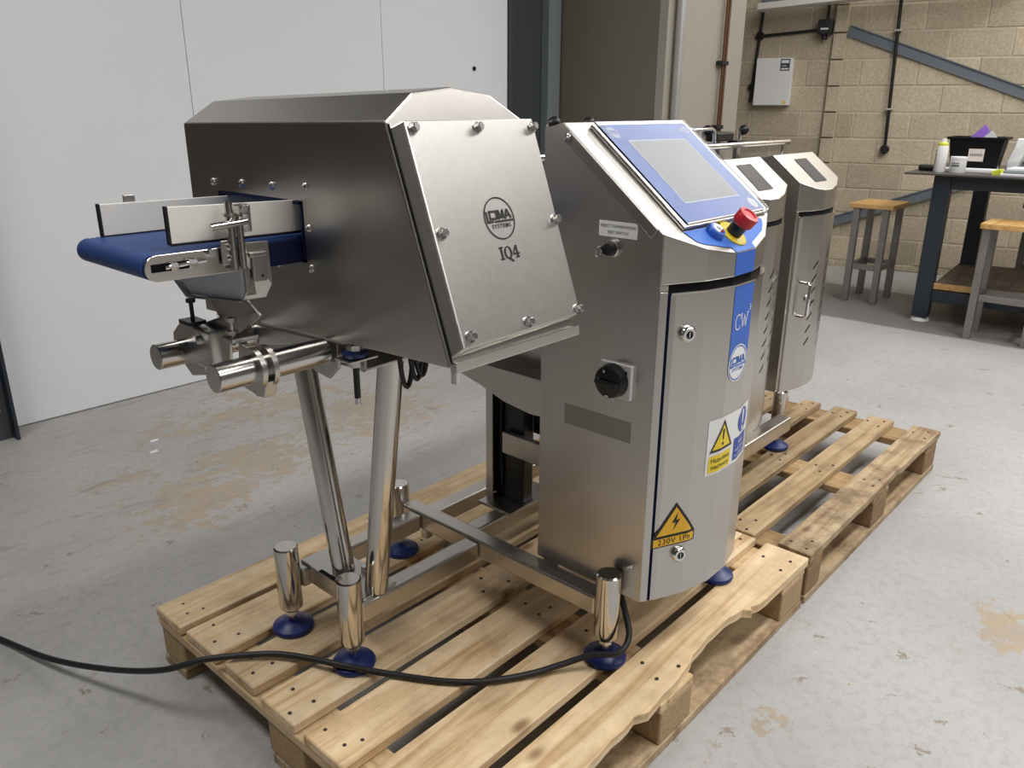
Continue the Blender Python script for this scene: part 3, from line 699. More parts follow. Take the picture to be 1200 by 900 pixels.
rim = MB(); rim.bar((0.0, 0.692, 0.948), (0.0, 0.640, 0.915), 0.014, 0.003, up=(0, 0.5, 0.8)); rim.bar((0.0, 0.640, 0.915), (0.0, 0.474, 0.932), 0.014, 0.003)
rim.build('sheet_rim', 'steel', ic)
nk = MB(); nk.prism([(0.004, 0.590, 0.922), (0.004, 0.470, 0.934), (0.004, 0.435, 0.916), (0.004, 0.505, 0.872), (0.004, 0.53, 0.868), (0.004, 0.545, 0.80), (0.004, 0.60, 0.79), (0.004, 0.626, 0.845), (0.004, 0.612, 0.874), (0.004, 0.560, 0.892)], (0.005, 0, 0))
nk.build('neck_plate', 'steel', ic, bevel=0.0015)
# two round bars with clamps
bar1 = MB().lathe((-0.083, 0.43, 0.839), X, [(0, 0.0205), (0.001, 0.0215), (0.19, 0.0215)], 36).build('support_bar', 'tube_x', ic, smooth=True)
bar2 = MB().lathe((-0.062, 0.66, 0.8185), X, [(0, 0.0205), (0.001, 0.0215), (0.175, 0.0215)], 36).build('support_bar', 'tube_x', ic, smooth=True)
for x in (-0.022, -0.002):
    MB().ring((x, 0.43, 0.839), X, 0.0216, 0.033, 0.008, 32).build('clamp_collar', 'steel', bar1, smooth=True)
ck = MB(); ck.prism([(-0.014, 0.455, 0.866), (-0.014, 0.475, 0.873), (-0.014, 0.485, 0.80), (-0.014, 0.44, 0.795), (-0.014, 0.45, 0.812)], (0.012, 0, 0)); ck.build('clamp_jaw', 'steel', bar1, bevel=0.0015)
ck = MB(); ck.prism([(-0.014, 0.405, 0.822), (-0.014, 0.44, 0.808), (-0.014, 0.44, 0.792), (-0.014, 0.415, 0.795)], (0.02, 0, 0)); ck.build('clamp_jaw', 'steel', bar1, bevel=0.0015)
for x, y in ((0.004, 0.465),):
    b1 = MB(); b1.cyl((x - 0.02, y + .02, 0.865), (x - 0.02, y + .02, 0.908), 0.0035, 10); b1.lathe((x - 0.02, y + .02, 0.902), Z, [(0, 0.0085), (0.006, 0.0085)], 6); b1.lathe((x - 0.02, y + .02, 0.882), Z, [(0, 0.009), (0.006, 0.009)], 6); b1.build('clamp_bolt', 'bolt', bar1)
    MB().box(x - 0.033, x + 0.012, y + 0.0, y + 0.032, 0.872, 0.879).build('clamp_strap', 'steel', bar1, bevel=0.001)
cj = MB(); cj.prism([(-0.012, 0.595, 0.79), (-0.012, 0.645, 0.778), (-0.012, 0.70, 0.815), (-0.012, 0.695, 0.845), (-0.012, 0.665, 0.868), (-0.012, 0.615, 0.875), (-0.012, 0.595, 0.86)], (0.012, 0, 0)); cj.build('clamp_jaw', 'steel', bar2, bevel=0.0015)
cj = MB(); cj.box(-0.018, 0.012, 0.555, 0.614, 0.806, 0.872); cj.build('clamp_jaw', 'steel', bar2, bevel=0.004)
MB().lathe((-0.018, 0.590, 0.853), -X, [(0, 0.0075), (0.004, 0.007), (0.006, 0.003)], 16).build('screw', 'bolt', bar2, smooth=True)
b2 = MB(); b2.cyl((-0.014, 0.612, 0.872), (-0.014, 0.612, 0.914), 0.0034, 10); b2.lathe((-0.014, 0.612, 0.911), Z, [(0, 0.0075), (0.006, 0.0075)], 6); b2.box(-0.028, 0.0, 0.595, 0.633, 0.876, 0.882); b2.build('clamp_bolt', 'black', bar2)

# ================================================================== CABINETS
TH = 0.7955
def cabinet_body(t, xl, xr, yf, yback, zbot, dep, zf, mat='steel', door_z=(0.29, 0.905), stepz=0.922):
    """bowed-front cabinet with a sloped top; returns outline function"""
    w = xr - xl; c = (xl + xr) / 2
    kn = [(xl, yf), (xl + 0.217 * w, yf - dep * 0.70), (xl + 0.405 * w, yf - dep), (xr - 0.405 * w, yf - dep), (xr - 0.217 * w, yf - dep * 0.70), (xr, yf)]
    def yo(x):
        for (a, b_), (d, e) in zip(kn, kn[1:]):
            if a - 1e-6 <= x <= d + 1e-6: return b_ + (e - b_) * (x - a) / (d - a)
        return yf
    ytop = yback - 0.042
    zs = lambda y: zf + (y - yf) * TH
    ztop = zs(ytop)
    # upper hood at full outline
    m_ = MB()
    top = [(x, y, zs(y)) for x, y in kn]; bot = [(x, y, stepz) for x, y in kn]
    for i in range(5): m_.face([bot[i], bot[i + 1], top[i + 1], top[i]])
    m_.face(top + [(xr, ytop, ztop), (xl, ytop, ztop)])
    m_.face([(xl, ytop, ztop), (xr, ytop, ztop), (xr, yback, ztop - 0.011), (xl, yback, ztop - 0.011)])
    m_.face(bot + [(xr, yback, stepz), (xl, yback, stepz)])
    for x in (xl, xr): m_.face([(x, yf, stepz), (x, yf, zf), (x, ytop, ztop), (x, yback, ztop - 0.011), (x, yback, stepz)])
    m_.face([(xl, yback, stepz), (xr, yback, stepz), (xr, yback, ztop - 0.011), (xl, yback, ztop - 0.011)])
    hood = m_.build('hood', mat, t, bevel=0.0022)
    for x in (xl - 0.0008, xr - 0.0004):
        MB().prism([(x, yf + 0.001, zbot), (x, yf + 0.001, zf - 0.001), (x, ytop, ztop - 0.001), (x, yback, ztop - 0.012), (x, yback, zbot)], (0.0012, 0, 0)).build('side_sheet', mat, t)
    # lower body, front set back behind the door
    m_ = MB(); k2 = [(x, y + (0.018 if 0 < i < 5 else 0.0)) for i, (x, y) in enumerate(kn)]
    m_.prism([(x, y, zbot) for x, y in k2] + [(xr, yback, zbot), (xl, yback, zbot)], (0, 0, stepz - zbot))
    body = m_.build('body', mat, t, bevel=0.0015)
    return kn, yo, zs, ytop, ztop, body, hood
def door(t, kn, yo, xa, xb, z0, z1, thick=0.02, mat='steel', ret=0.012, off=0.004, zr=None):
    xs = [xa + ret * 0.9] + [x for x, y in kn if xa + ret < x < xb - ret * 0.6] + [xb]
    outer = [(xa, yo(xa) + 0.0)] + [(x, yo(x) - off) for x in xs]
    inner = [(x, y + thick) for x, y in outer[1:]][::-1]
    inner = [(x, yo(x) + 0.0145) for x in reversed(xs)] 
    return MB().prism([(x, y, z0) for x, y in outer + inner + [(xa, yo(xa) + 0.012)]], (0, 0, z1 - z0)).build('door', mat, t, bevel=0.0014)

# ---- touchscreen cabinet
cw = thing('checkweigher_cabinet', 'tall stainless steel control cabinet with blue touchscreen, red stop button and warning stickers', 'cabinet', (0.766, 0.2, 0.29))
XL_, XR_ = 0.57, 0.962
kn, yo, zs, ytop, ztop, body, hood = cabinet_body(cw, XL_, XR_, 0.097, 0.36, 0.288, 0.056, 1.010)
fl = MB(); fl.prism([(0.5700, 0.0968, 0.288), (0.5818, 0.0878, 0.288), (0.5818, 0.102, 0.288), (0.5700, 0.102, 0.288)], (0, 0, 0.622)); fl.build('door_frame', 'steel', cw, bevel=0.001)
dr = door(cw, kn, yo, 0.5865, 0.925, 0.287, 0.906)
MB().prism([(0.5822, 0.0885, 0.29), (0.5872, 0.085, 0.29), (0.5872, 0.102, 0.29), (0.5822, 0.102, 0.29)], (0, 0, 0.618)).build('door_gasket', 'gasket', cw)
gk = MB(); gk.prism([(x, yo(x) + 0.004, 0.907) for x in (0.5865, 0.655, 0.729, 0.803, 0.877, 0.925)] + [(x, yo(x) + 0.016, 0.907) for x in (0.925, 0.877, 0.803, 0.729, 0.655, 0.5865)], (0, 0, 0.0145)); gk.build('door_gap', 'gap_shade', cw)  # dark strip standing for the shade in the gap above the door
rimm = MB(); xs = [0.5875, 0.655, 0.729, 0.803, 0.877, 0.924]
rimm.prism([(x, yo(x) - 0.0055, 0.9045) for x in xs] + [(x, yo(x) + 0.004, 0.9045) for x in xs[::-1]], (0, 0, 0.0035)); rimm.build('door_rim', 'chrome_frame', dr)
def dfn(x, z, lft): return Vector((x, yo(x) - 0.004 - 0.0004 - lft, z))
def ffn(x, z, lft): return Vector((x, yo(x) - 0.0003 - lft, z))
dfn.kinks = ffn.kinks = [x for x, y in kn[1:-1]]
# blue stripe: on the hood fascia and on the door
zl = zs(0.041)
decal('blue_stripe', [[(0.729, 0.923), (0.803, 0.923), (0.803, zl - 0.001), (0.729, zl - 0.001)]], ffn, 'stripe', cw, lift=0.0003)
decal('blue_stripe', [[(0.729, 0.745), (0.803, 0.745), (0.803, 0.9035), (0.729, 0.9035)]], dfn, 'stripe', cw, lift=0.0003)
bd = decal('badge', [ell(0.766, 0.752, 0.037, 0.037)], dfn, 'sticker_white', cw, lift=0.0007)
decal('badge_lettering', logo2d(0.766, 0.752, 0.0345), dfn, 'stripe', bd, lift=0.0011)
cwt = []
def arc(cx, cy, rx, ry, a0, a1, w_, n=14):
    pts = [(cx + rx * math.cos(a0 + (a1 - a0) * i / n), cy + ry * math.sin(a0 + (a1 - a0) * i / n)) for i in range(n + 1)]
    return [stroke(p, q, w_) for p, q in zip(pts, pts[1:])]
cwt += arc(0.752, 0.834, 0.0105, 0.0145, math.radians(50), math.radians(310), 0.0024)
cwt += [rect(0.7595, 0.842, 0.0016, 0.009), rect(0.7595, 0.8245, 0.0016, 0.006)]
for a, c in (((0.764, 0.848), (0.7705, 0.820)), ((0.7705, 0.820), (0.776, 0.846)), ((0.776, 0.846), (0.7815, 0.820)), ((0.7815, 0.820), (0.788, 0.848))): cwt.append(stroke(a, c, 0.0024))
cwt += [rect(0.764, 0.848, 0.008, 0.0016), rect(0.788, 0.848, 0.008, 0.0016)] + text2d('3', 0.017, 0.7955, 0.8555)
decal('model_lettering', cwt, dfn, 'ink_white', cw, lift=0.0008)
# warning label: two pictograms with text fields
wl_ = decal('warning_sticker', [rect(0.775, 0.592, 0.168, 0.116)], dfn, 'sticker_white', cw, sub=5, lift=0.0002)
wy = decal('yellow_field', [[(0.737, 0.643), (0.773, 0.583), (0.701, 0.583)], rect(0.7355, 0.556, 0.074, 0.036)], dfn, 'sticker_yellow', wl_, sub=4, lift=0.0007)
tri = [(0.737, 0.645), (0.775, 0.581), (0.699, 0.581)]; tri_i = [(0.737, 0.636), (0.768, 0.5855), (0.706, 0.5855)]
decal('warning_lettering', frame2d(tri, tri_i) + [[(0.7335, 0.624), (0.7405, 0.624), (0.739, 0.602), (0.735, 0.602)], ell(0.737, 0.594, 0.0035, 0.0035, 14)] + text2d('Hazardous', 0.0145, 0.7355, 0.563) + text2d('machinery', 0.0145, 0.7355, 0.549), dfn, 'ink', wl_, sub=1, lift=0.0012)
decal('blue_field', [ell(0.822, 0.6195, 0.0265, 0.0265), rect(0.819, 0.564, 0.068, 0.048)], dfn, 'sticker_blue', wl_, sub=4, lift=0.0007)
decal('mandatory_lettering', [[(0.8165, 0.641), (0.8275, 0.641), (0.8255, 0.611), (0.8185, 0.611)], ell(0.822, 0.602, 0.0048, 0.0048, 16)] + text2d('Isolate', 0.011, 0.819, 0.575) + text2d('before cleaning', 0.0085, 0.819, 0.561) + text2d('or maintenance', 0.0085, 0.819, 0.549), dfn, 'ink_white', wl_, sub=1, lift=0.0012)
# voltage label
vl = decal('voltage_sticker', [[(0.629, 0.4965), (0.676, 0.4265), (0.676, 0.4045), (0.582, 0.4045), (0.582, 0.4265)]], dfn, 'ink', cw, sub=5, lift=0.0003)
vl = decal('voltage_field', [[(0.629, 0.487), (0.667, 0.4295), (0.591, 0.4295)], rect(0.629, 0.4155, 0.087, 0.0165)], dfn, 'sticker_orange', cw, sub=5, lift=0.0008)
decal('voltage_lettering', [[(0.633, 0.476), (0.621, 0.4535), (0.629, 0.4545), (0.6245, 0.437), (0.6385, 0.4605), (0.6305, 0.459)]] + text2d('230V 1Ph', 0.0172, 0.629, 0.4155, 1.05), dfn, 'ink', vl, sub=1, lift=0.0013)
# quarter-turn locks
def lock(x, z, par, fn):
    p = fn(x, z, 0); n = (fn(x + .002, z, 0) - fn(x - .002, z, 0)).cross(Z).normalized()
    if n.y > 0: n = -n
    k = MB().lathe(p - n * 0.0005, n, [(0, 0.0165), (0.006, 0.0160), (0.010, 0.0125), (0.010, 0.0075), (0.006, 0.0075)], 28).build('door_lock', 'chrome', par, smooth=True)
    MB().lathe(p + n * 0.0060, n, [(0, 0.0073), (0.002, 0.0073)], 16).build('lock_core', 'black', k)
    MB().obox(p + n * 0.0088, X, Z, n, 0.0025, 0.010, 0.002).build('lock_tongue', 'chrome', k)
lock(0.622, 0.832, dr, dfn); lock(0.640, 0.382, dr, dfn)
# sloped control panel
cs_, sn_ = 1 / math.hypot(1, TH), TH / math.hypot(1, TH)
sv = Vector((0, cs_, sn_)); snv = Vector((0, -sn_, cs_))
def sp_(x, s, off=0.0): return Vector((x, 0.097, 1.010)) + sv * s + snv * off
SF = lambda x, s, l_: sp_(x, s, l_)
g = MB(); g.prism([sp_(0.630, -0.001, 0.0006), sp_(0.951, -0.001, 0.0006), sp_(0.951, 0.268, 0.0006), sp_(0.630, 0.268, 0.0006)], snv * 0.007)
pan = g.build('screen_bezel', 'chrome_frame', cw, bevel=0.0025)
ov = decal('blue_overlay', [[(0.641, 0.008), (0.944, 0.008), (0.944, 0.262), (0.641, 0.262)]], SF, 'overlay', pan, lift=0.0080)
decal('screen', [[(0.692, 0.052), (0.890, 0.050), (0.890, 0.213), (0.692, 0.216)]], SF, 'screen', pan, lift=0.0086)
so = [(0.690, 0.050), (0.892, 0.048), (0.892, 0.215), (0.690, 0.218)]; si = [(0.6925, 0.0525), (0.8895, 0.0505), (0.8895, 0.2125), (0.6925, 0.2155)]
decal('screen_outline', frame2d(so, si), SF, 'ink_pale', pan, lift=0.0089)
lb_ = decal('badge', [ell(0.668, 0.240, 0.016, 0.016)], SF, 'ink_pale', pan, lift=0.0085)
decal('badge_lettering', logo2d(0.668, 0.240, 0.015), SF, 'stripe', pan, lift=0.0089)
decal('model_lettering', text2d('IQ', 0.024, 0.922, 0.240) + [rect(0.907, 0.241, 0.007, 0.0025)], SF, 'ink_white', pan, lift=0.0086)
decal('corner_badge', [ell(0.918, 0.026, 0.0135, 0.0135)], SF, 'ink_white', pan, lift=0.0085)
decal('corner_mark', frame2d(ell(0.918, 0.026, 0.010, 0.010), ell(0.918, 0.026, 0.0085, 0.0085)) + [rect(0.918, 0.026, 0.004, 0.006)], SF, 'ink_pale', pan, lift=0.0089)
ac = MB(); ac.prism([sp_(0.632, 0.0, 0.0115), sp_(0.949, 0.0, 0.0115), sp_(0.949, 0.266, 0.0115), sp_(0.632, 0.266, 0.0115)], snv * 0.0035)
ac.build('clear_cover', 'acrylic', pan, bevel=0.001)
# lower lip: blue field, push button, stop button
def so_(x): return (yo(x) - 0.097) / cs_
lipx = [0.640, 0.655, 0.680, 0.7265, 0.729, 0.766, 0.803, 0.8055, 0.850, 0.877, 0.905]
decal('blue_lip_field', [[(0.627, -0.004)] + [(x, max(so_(x) + (0.012 if not (0.728 < x < 0.804) else 0.001), -0.075)) for x in lipx] + [(0.915, -0.012), (0.905, -0.004)]], SF, 'overlay', cw, lift=0.0012)
pb = MB().lathe(sp_(0.7115, -0.021, 0.0008), snv, [(0, 0.0175), (0.010, 0.0175), (0.013, 0.0155)], 28).build('push_button', 'stripe', cw, smooth=True)
MB().ring(sp_(0.7115, -0.021, 0.0138), snv, 0.006, 0.0115, 0.0012, 24).build('button_ring', 'chrome', pb)
MB().lathe(sp_(0.7115, -0.021, 0.0136), snv, [(0, 0.0058), (0.0008, 0.0058)], 20).build('button_cap', 'screen', pb)
es = MB().lathe(sp_(0.768, -0.030, 0.0008), snv, [(0, 0.030), (0.0025, 0.030), (0.0035, 0.028)], 36).build('stop_collar', 'yellow', cw, smooth=True)
MB().lathe(sp_(0.768, -0.030, 0.004), snv, [(0, 0.0150), (0.022, 0.0150)], 28).build('stop_stem', 'black', es, smooth=True)
MB().lathe(sp_(0.768, -0.030, 0.0245), snv, [(0, 0.0145), (0.003, 0.0150)], 28).build('stop_ring', 'yellow', es, smooth=True)
MB().lathe(sp_(0.768, -0.030, 0.028), snv, [(0, 0.0185), (0.003, 0.020), (0.018, 0.0205), (0.022, 0.019), (0.023, 0.013), (0.021, 0.0125), (0.021, 0.004)], 32).build('stop_knob', 'red', es, smooth=True)
# side face: folded lid edge, label, key switch, isolator, rating plate
sfn_ = planefn((0.57, 0, 0), -Y, Z)   # u = -y, v = z
e = MB(); pts = []
for s_, o_ in ((0.012, -0.0008), (0.012, -0.0205), (0.254, -0.0205)): pts.append(sp_(0.5655, s_, o_))
for i in range(9):
    a = math.pi * (i / 8); pts.append(sp_(0.5655, 0.254 + 0.011 * math.sin(a), -0.0107 - 0.0098 * math.cos(a)))
e.prism(pts, (0.0042, 0, 0)); lid = e.build('lid_fold', 'plate_grey', cw, bevel=0.0012)
MB().bar(sp_(0.5672, 0.012, -0.0212), sp_(0.5672, 0.256, -0.0212), 0.0045, 0.0022).build('fold_highlight', 'chrome_frame', lid)  # bright bar added as the highlight along the fold
MB().lathe(sp_(0.5655, 0.254, -0.0107), -X, [(0, 0.0075), (0.004, 0.0075), (0.006, 0.004)], 16).build('lid_screw', 'bolt', lid, smooth=True)
lab = MB().box(0.5688, 0.5697, 0.1485, 0.2305, 0.995, 1.0225).build('name_label', 'sticker_white', cw, bevel=0.0003)
decal('label_lettering', text2d('REJECT CONFIRMATION', 0.0073, -0.1895, 1.0138, sx=0.94) + text2d('TEST SWITCH', 0.0073, -0.1895, 1.0030), sfn_, 'ink', lab, lift=0.0016)
ks = MB().lathe((0.5697, 0.199, 0.975), -X, [(0, 0.0165), (0.006, 0.0165), (0.008, 0.0145)], 28).build('key_switch', 'bolt', cw, smooth=True)
MB().lathe((0.562, 0.199, 0.975), -X, [(0, 0.0125), (0.010, 0.0105)], 24).build('switch_core', 'black', ks, smooth=True)
ky = MB(); ky.ring((0.534, 0.2035, 0.972), -Y, 0.004, 0.0115, 0.003, 20); ky.box(0.541, 0.556, 0.2005, 0.2035, 0.969, 0.977); ky.build('key', 'chrome', ks, bevel=0.0008)
iso = MB().box(0.561, 0.5697, 0.140, 0.2105, 0.7015, 0.768).build('isolator_switch', 'white', cw, bevel=0.002)
MB().lathe((0.561, 0.178, 0.735), -X, [(0, 0.0325), (0.004, 0.0325), (0.018, 0.030), (0.020, 0.027)], 36).build('isolator_knob', 'black', iso, smooth=True)
MB().box(0.5325, 0.541, 0.153, 0.203, 0.7315, 0.7385).build('knob_grip', 'black', iso, bevel=0.002)
decal('isolator_marks', [rect(-0.1535, 0.753, 0.010, 0.008)], planefn((0.561, 0, 0), -Y, Z), 'ink', iso, lift=0.0006)
decal('knob_marks', [rect(-0.186, 0.755, 0.004, 0.005), [(-0.199, 0.741), (-0.195, 0.738), (-0.199, 0.735)], rect(-0.178, 0.709, 0.008, 0.003)], planefn((0.5405, 0, 0), -Y, Z), 'ink_white', iso, lift=0.0008)
MB().box(0.569, 0.5698, 0.139, 0.297, 0.6155, 0.658).build('rating_plate', 'plate_grey', cw, bevel=0.0003)

# ---- two reject cabinets
def vents(dr_, fn, cols):
    for x, zh, n, dz in cols:
        for i in range(n):
            z = zh - i * dz; l_, h_, w_ = 0.011, 0.0115, 0.0024
            sl = decal('vent_slot', [[(x - l_ - w_, z - h_), (x - l_ + w_, z - h_), (x + l_ + w_, z + h_), (x + l_ - w_, z + h_)]], fn, 'gap_shade', dr_, lift=0.0006)
            decal('slot_highlight', [[(x - l_ + w_, z - h_), (x - l_ + w_ + 0.002, z - h_), (x + l_ + w_ + 0.002, z + h_), (x + l_ + w_, z + h_)]], fn, 'chrome_frame', dr_, lift=0.0009)  # bright strip painted for the light caught on each slot's lip
def reject_cabinet(label, xl, xr, zbot, handle):
    t = thing('reject_cabinet', label, 'cabinet', ((xl + xr) / 2, 0.42, zbot), group='reject cabinets')
    kn2, yo2, zs2, yt2, zt2, bd2, hd2 = cabinet_body(t, xl, xr, 0.374, 0.51, zbot, 0.033, 1.002, stepz=0.916)
    d = door(t, kn2, yo2, xl + 0.014, xr - 0.006, zbot - 0.001, 0.902, ret=0.010)
    xs2 = [xl + 0.015] + [x for x, y in kn2[1:-1]] + [xr - 0.007]
    q = MB(); q.prism([(x, yo2(x) - 0.0055, 0.9005) for x in xs2] + [(x, yo2(x) + 0.004, 0.9005) for x in xs2[::-1]], (0, 0, 0.003)); q.build('door_rim', 'chrome_frame', d)
    q = MB(); q.prism([(x, yo2(x) + 0.003, 0.9037) for x in xs2] + [(x, yo2(x) + 0.0135, 0.9037) for x in xs2[::-1]], (0, 0, 0.0115)); q.build('door_gap', 'gap_shade', t)  # dark strip standing for the shade over the reject door
    fn = lambda x, z, l_: Vector((x, yo2(x) - 0.0045 - l_, z))
    fn.kinks = [x for x, y in kn2[1:-1]]
    O2 = Vector((0, 0.374, 1.002))
    f2 = lambda x, s_, l_: O2 + X * x + sv * s_ + snv * l_
    w_ = xr - xl
    q = MB(); q.prism([f2(xl + 0.36 * w_, -0.004, 0.0004), f2(xl + 0.64 * w_, -0.004, 0.0004), f2(xl + 0.66 * w_, 0.092, 0.0004), f2(xl + 0.38 * w_, 0.092, 0.0004)], snv * 0.001)
    win = q.build('window', 'cover_grey', t)
    o4 = [(xl + 0.35 * w_, -0.006), (xl + 0.65 * w_, -0.006), (xl + 0.67 * w_, 0.0945), (xl + 0.37 * w_, 0.0945)]; i4 = [(xl + 0.36 * w_, -0.004), (xl + 0.64 * w_, -0.004), (xl + 0.66 * w_, 0.092), (xl + 0.38 * w_, 0.092)]
    decal('window_edge', frame2d(o4, i4), f2, 'black', win, lift=0.0012)
    vents(d, fn, [(xl + w_ * 0.37, 0.748, 7, 0.041), (xl + w_ * 0.69, 0.775, 8, 0.042), (xl + w_ * 0.90, 0.745, 7, 0.042)] if handle else [(xl + w_ * 0.585, 0.765, 8, 0.040), (xl + w_ * 0.79, 0.748, 7, 0.040)])
    if handle:
        hx = xl + 0.045
        y0_ = yo2(hx) - 0.004; y1_ = yo2(hx + 0.0) - 0.034
        MB().tube_path([(hx, y0_, 0.700), (hx, y1_ + 0.006, 0.700), (hx, y1_, 0.694), (hx, y1_, 0.60), (hx, y1_ + 0.006, 0.594), (hx, y0_, 0.594)], 0.0055, 12).build('door_handle', 'chrome', d, smooth=True)
        p = fn(xl + 0.075, 0.648, 0)
        MB().lathe(p, -Y, [(0, 0.010), (0.012, 0.009), (0.016, 0.006)], 18).build('door_lock', 'chrome', d, smooth=True)
        decal('lock_slot', [rect(xl + 0.115, 0.630, 0.016, 0.005)], fn, 'gap_shade', d, lift=0.0006)
    return t
reject_cabinet('nearer stainless reject cabinet with vent slots, half hidden behind the touchscreen cabinet', 1.385, 1.678, 0.289, False)
reject_cabinet('farthest stainless reject cabinet with a D-shaped door handle and vent slots', 1.765, 2.055, 0.346, True)

# ================================================================== WEIGH CONVEYOR BEHIND THE CABINETS
wc = thing('weigh_conveyor', 'stainless conveyor behind the cabinets with clear guard, chrome rail and black clamp knobs', 'conveyor', (1.2, 0.6, 0.66))
MB().box(0.62, 2.02, 0.53, 0.70, 0.975, 1.012).build('belt', 'belt', wc, bevel=0.012)
MB().box(0.60, 2.04, 0.521, 0.529, 0.955, 1.015).build('side_frame', 'steel_x', wc, bevel=0.001)
MB().box(0.60, 2.04, 0.701, 0.709, 0.955, 1.015).build('side_frame', 'steel_x', wc, bevel=0.001)
for x in (0.72, 1.30, 1.85): MB().box(x, x + 0.04, 0.585, 0.645, 0.661, 0.974).build('pedestal', 'steel', wc, bevel=0.003)
MB().box(0.98, 1.99, 0.527, 0.530, 1.016, 1.103).build('guard_sheet', 'acrylic', wc)
MB().cyl((0.64, 0.5285, 1.107), (2.0, 0.5285, 1.107), 0.0085, 14).build('guard_rail', 'chrome', wc, smooth=True)
for x in (0.66, 1.2, 1.97): MB().cyl((x, 0.5355, 1.0), (x, 0.5355, 1.107), 0.005, 12).build('guard_post', 'tube', wc, smooth=True)
def knob(x, y, z, zlow):
    s = MB().cyl((x, y, zlow), (x, y, z - 0.012), 0.006, 12).build('clamp_stem', 'bolt', wc, smooth=True)
    MB().lathe((x, y, z - 0.016), (0.5, -0.5, 0.35), [(0, 0.006), (0.004, 0.013), (0.014, 0.0155), (0.024, 0.012), (0.029, 0.004)], 20).build('clamp_knob', 'black', s, smooth=True)
knob(1.80, 0.60, 1.156, 1.012); knob(1.575, 0.60, 1.158, 1.012); knob(0.87, 0.60, 1.186, 1.012); knob(1.00, 0.60, 1.184, 1.012); knob(1.30, 0.62, 1.165, 1.012)
MB().tube_path([(1.44, 0.575, 1.15), (1.575, 0.575, 1.152), (1.592, 0.575, 1.147), (1.597, 0.575, 1.135), (1.597, 0.575, 1.02)], 0.0055, 10).build('bent_bar', 'chrome', wc, smooth=True)
MB().box(1.62, 1.73, 0.58, 0.62, 1.115, 1.142).build('sensor_head', 'black', wc, bevel=0.006)
MB().box(1.66, 1.69, 0.59, 0.61, 1.012, 1.116).build('sensor_stem', 'steel', wc, bevel=0.002)
MB().box(1.74, 1.80, 0.575, 0.61, 1.10, 1.116).build('clamp_block', 'black', wc, bevel=0.003)
MB().box(1.76, 1.78, 0.585, 0.60, 1.012, 1.101).build('clamp_foot', 'steel', wc, bevel=0.002)

# ================================================================== POWER CABLE
def smooth_path(pts, n=8):
    P = [Vector(p) for p in pts]; P = [P[0] * 2 - P[1]] + P + [P[-1] * 2 - P[-2]]; out = []
    for i in range(1, len(P) - 2):
        for k in range(n):
            t = k / n; a, b_, c, d = P[i - 1:i + 3]
            out.append(0.5 * ((2 * b_) + (c - a) * t + (2 * a - 5 * b_ + 4 * c - d) * t * t + (3 * b_ - a - 3 * c + d) * t ** 3))
    return out + [P[-2]]
cpts = [(-0.40, 2.0, 0.007), (-0.286, 1.543, 0.007), (-0.229, 1.355, 0.008), (-0.183, 1.155, 0.03), (-0.125, 0.965, 0.07), (-0.076, 0.816, 0.12), (-0.019, 0.74, 0.153), (0.056, 0.672, 0.158), (0.1, 0.616, 0.160), (0.146, 0.506, 0.168), (0.197, 0.439, 0.155), (0.261, 0.336, 0.1535), (0.317, 0.275, 0.1535), (0.388, 0.225, 0.155), (0.447, 0.187, 0.165), (0.490, 0.150, 0.181), (0.52, 0.108, 0.19), (0.555, 0.107, 0.21), (0.577, 0.135, 0.25), (0.590, 0.16, 0.287)]
cb = thing('power_cable', 'black mains cable trailing from the floor over the pallet to the touchscreen cabinet', 'cable', (0, 0.6, 0))
MB().tube_path(smooth_path(cpts), 0.0065, 10).build('cable_sheath', 'rubber', cb, smooth=True)

# ================================================================== BACKGROUND STEEL AND SERVICES
sc = thing('steel_column', 'blue-grey steel column at the end of the white wall panels', 'column', (3.4, 2.8, 0))
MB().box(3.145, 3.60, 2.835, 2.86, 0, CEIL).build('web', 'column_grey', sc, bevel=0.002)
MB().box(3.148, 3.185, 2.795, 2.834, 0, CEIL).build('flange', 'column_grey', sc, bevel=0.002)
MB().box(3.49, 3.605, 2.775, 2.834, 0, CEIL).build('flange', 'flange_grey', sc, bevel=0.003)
sp2 = thing('rack_post', 'dark steel post with bolt holes standing at the left end of the white wall', 'post', (0.2, 2.72, 0))
MB().box(0.10, 0.11, 2.66, 2.79, 0, 2.6).build('flange', 'navy', sp2, bevel=0.002)
MB().box(0.11, 0.225, 2.70, 2.715, 0, 2.6).build('web', 'column_grey', sp2, bevel=0.002)
MB().box(0.225, 0.238, 2.66, 2.79, 0, 2.6).build('flange', 'navy', sp2, bevel=0.002)
for z in (0.12, 0.22, 0.32): MB().hexbolt((0.185, 2.70, z), -Y, 0.011, 0.012).build('bolt', 'bolt', sp2)
mp_ = MB().cyl((3.70, 1.985, 0), (3.70, 1.985, CEIL), 0.028, 20); tag(mp_.build('steel_pipe', 'galv', None, smooth=True), 'bright round steel pipe rising in front of the beige partition', 'pipe')
cpi = thing('copper_pipes', 'pair of thin copper pipes clipped up the beige partition', 'pipe', (4.28, 2.0, 0))
for x, r in ((4.262, 0.008), (4.290, 0.007)): MB().cyl((x, 2.006, 0), (x, 2.006, CEIL), r, 14).build('pipe', 'copper', cpi, smooth=True)
for z in (1.09, 1.47): MB().box(4.225, 4.31, 1.99, 2.034, z - 0.012, z + 0.012).build('pipe_clip', 'black', cpi, bevel=0.003)
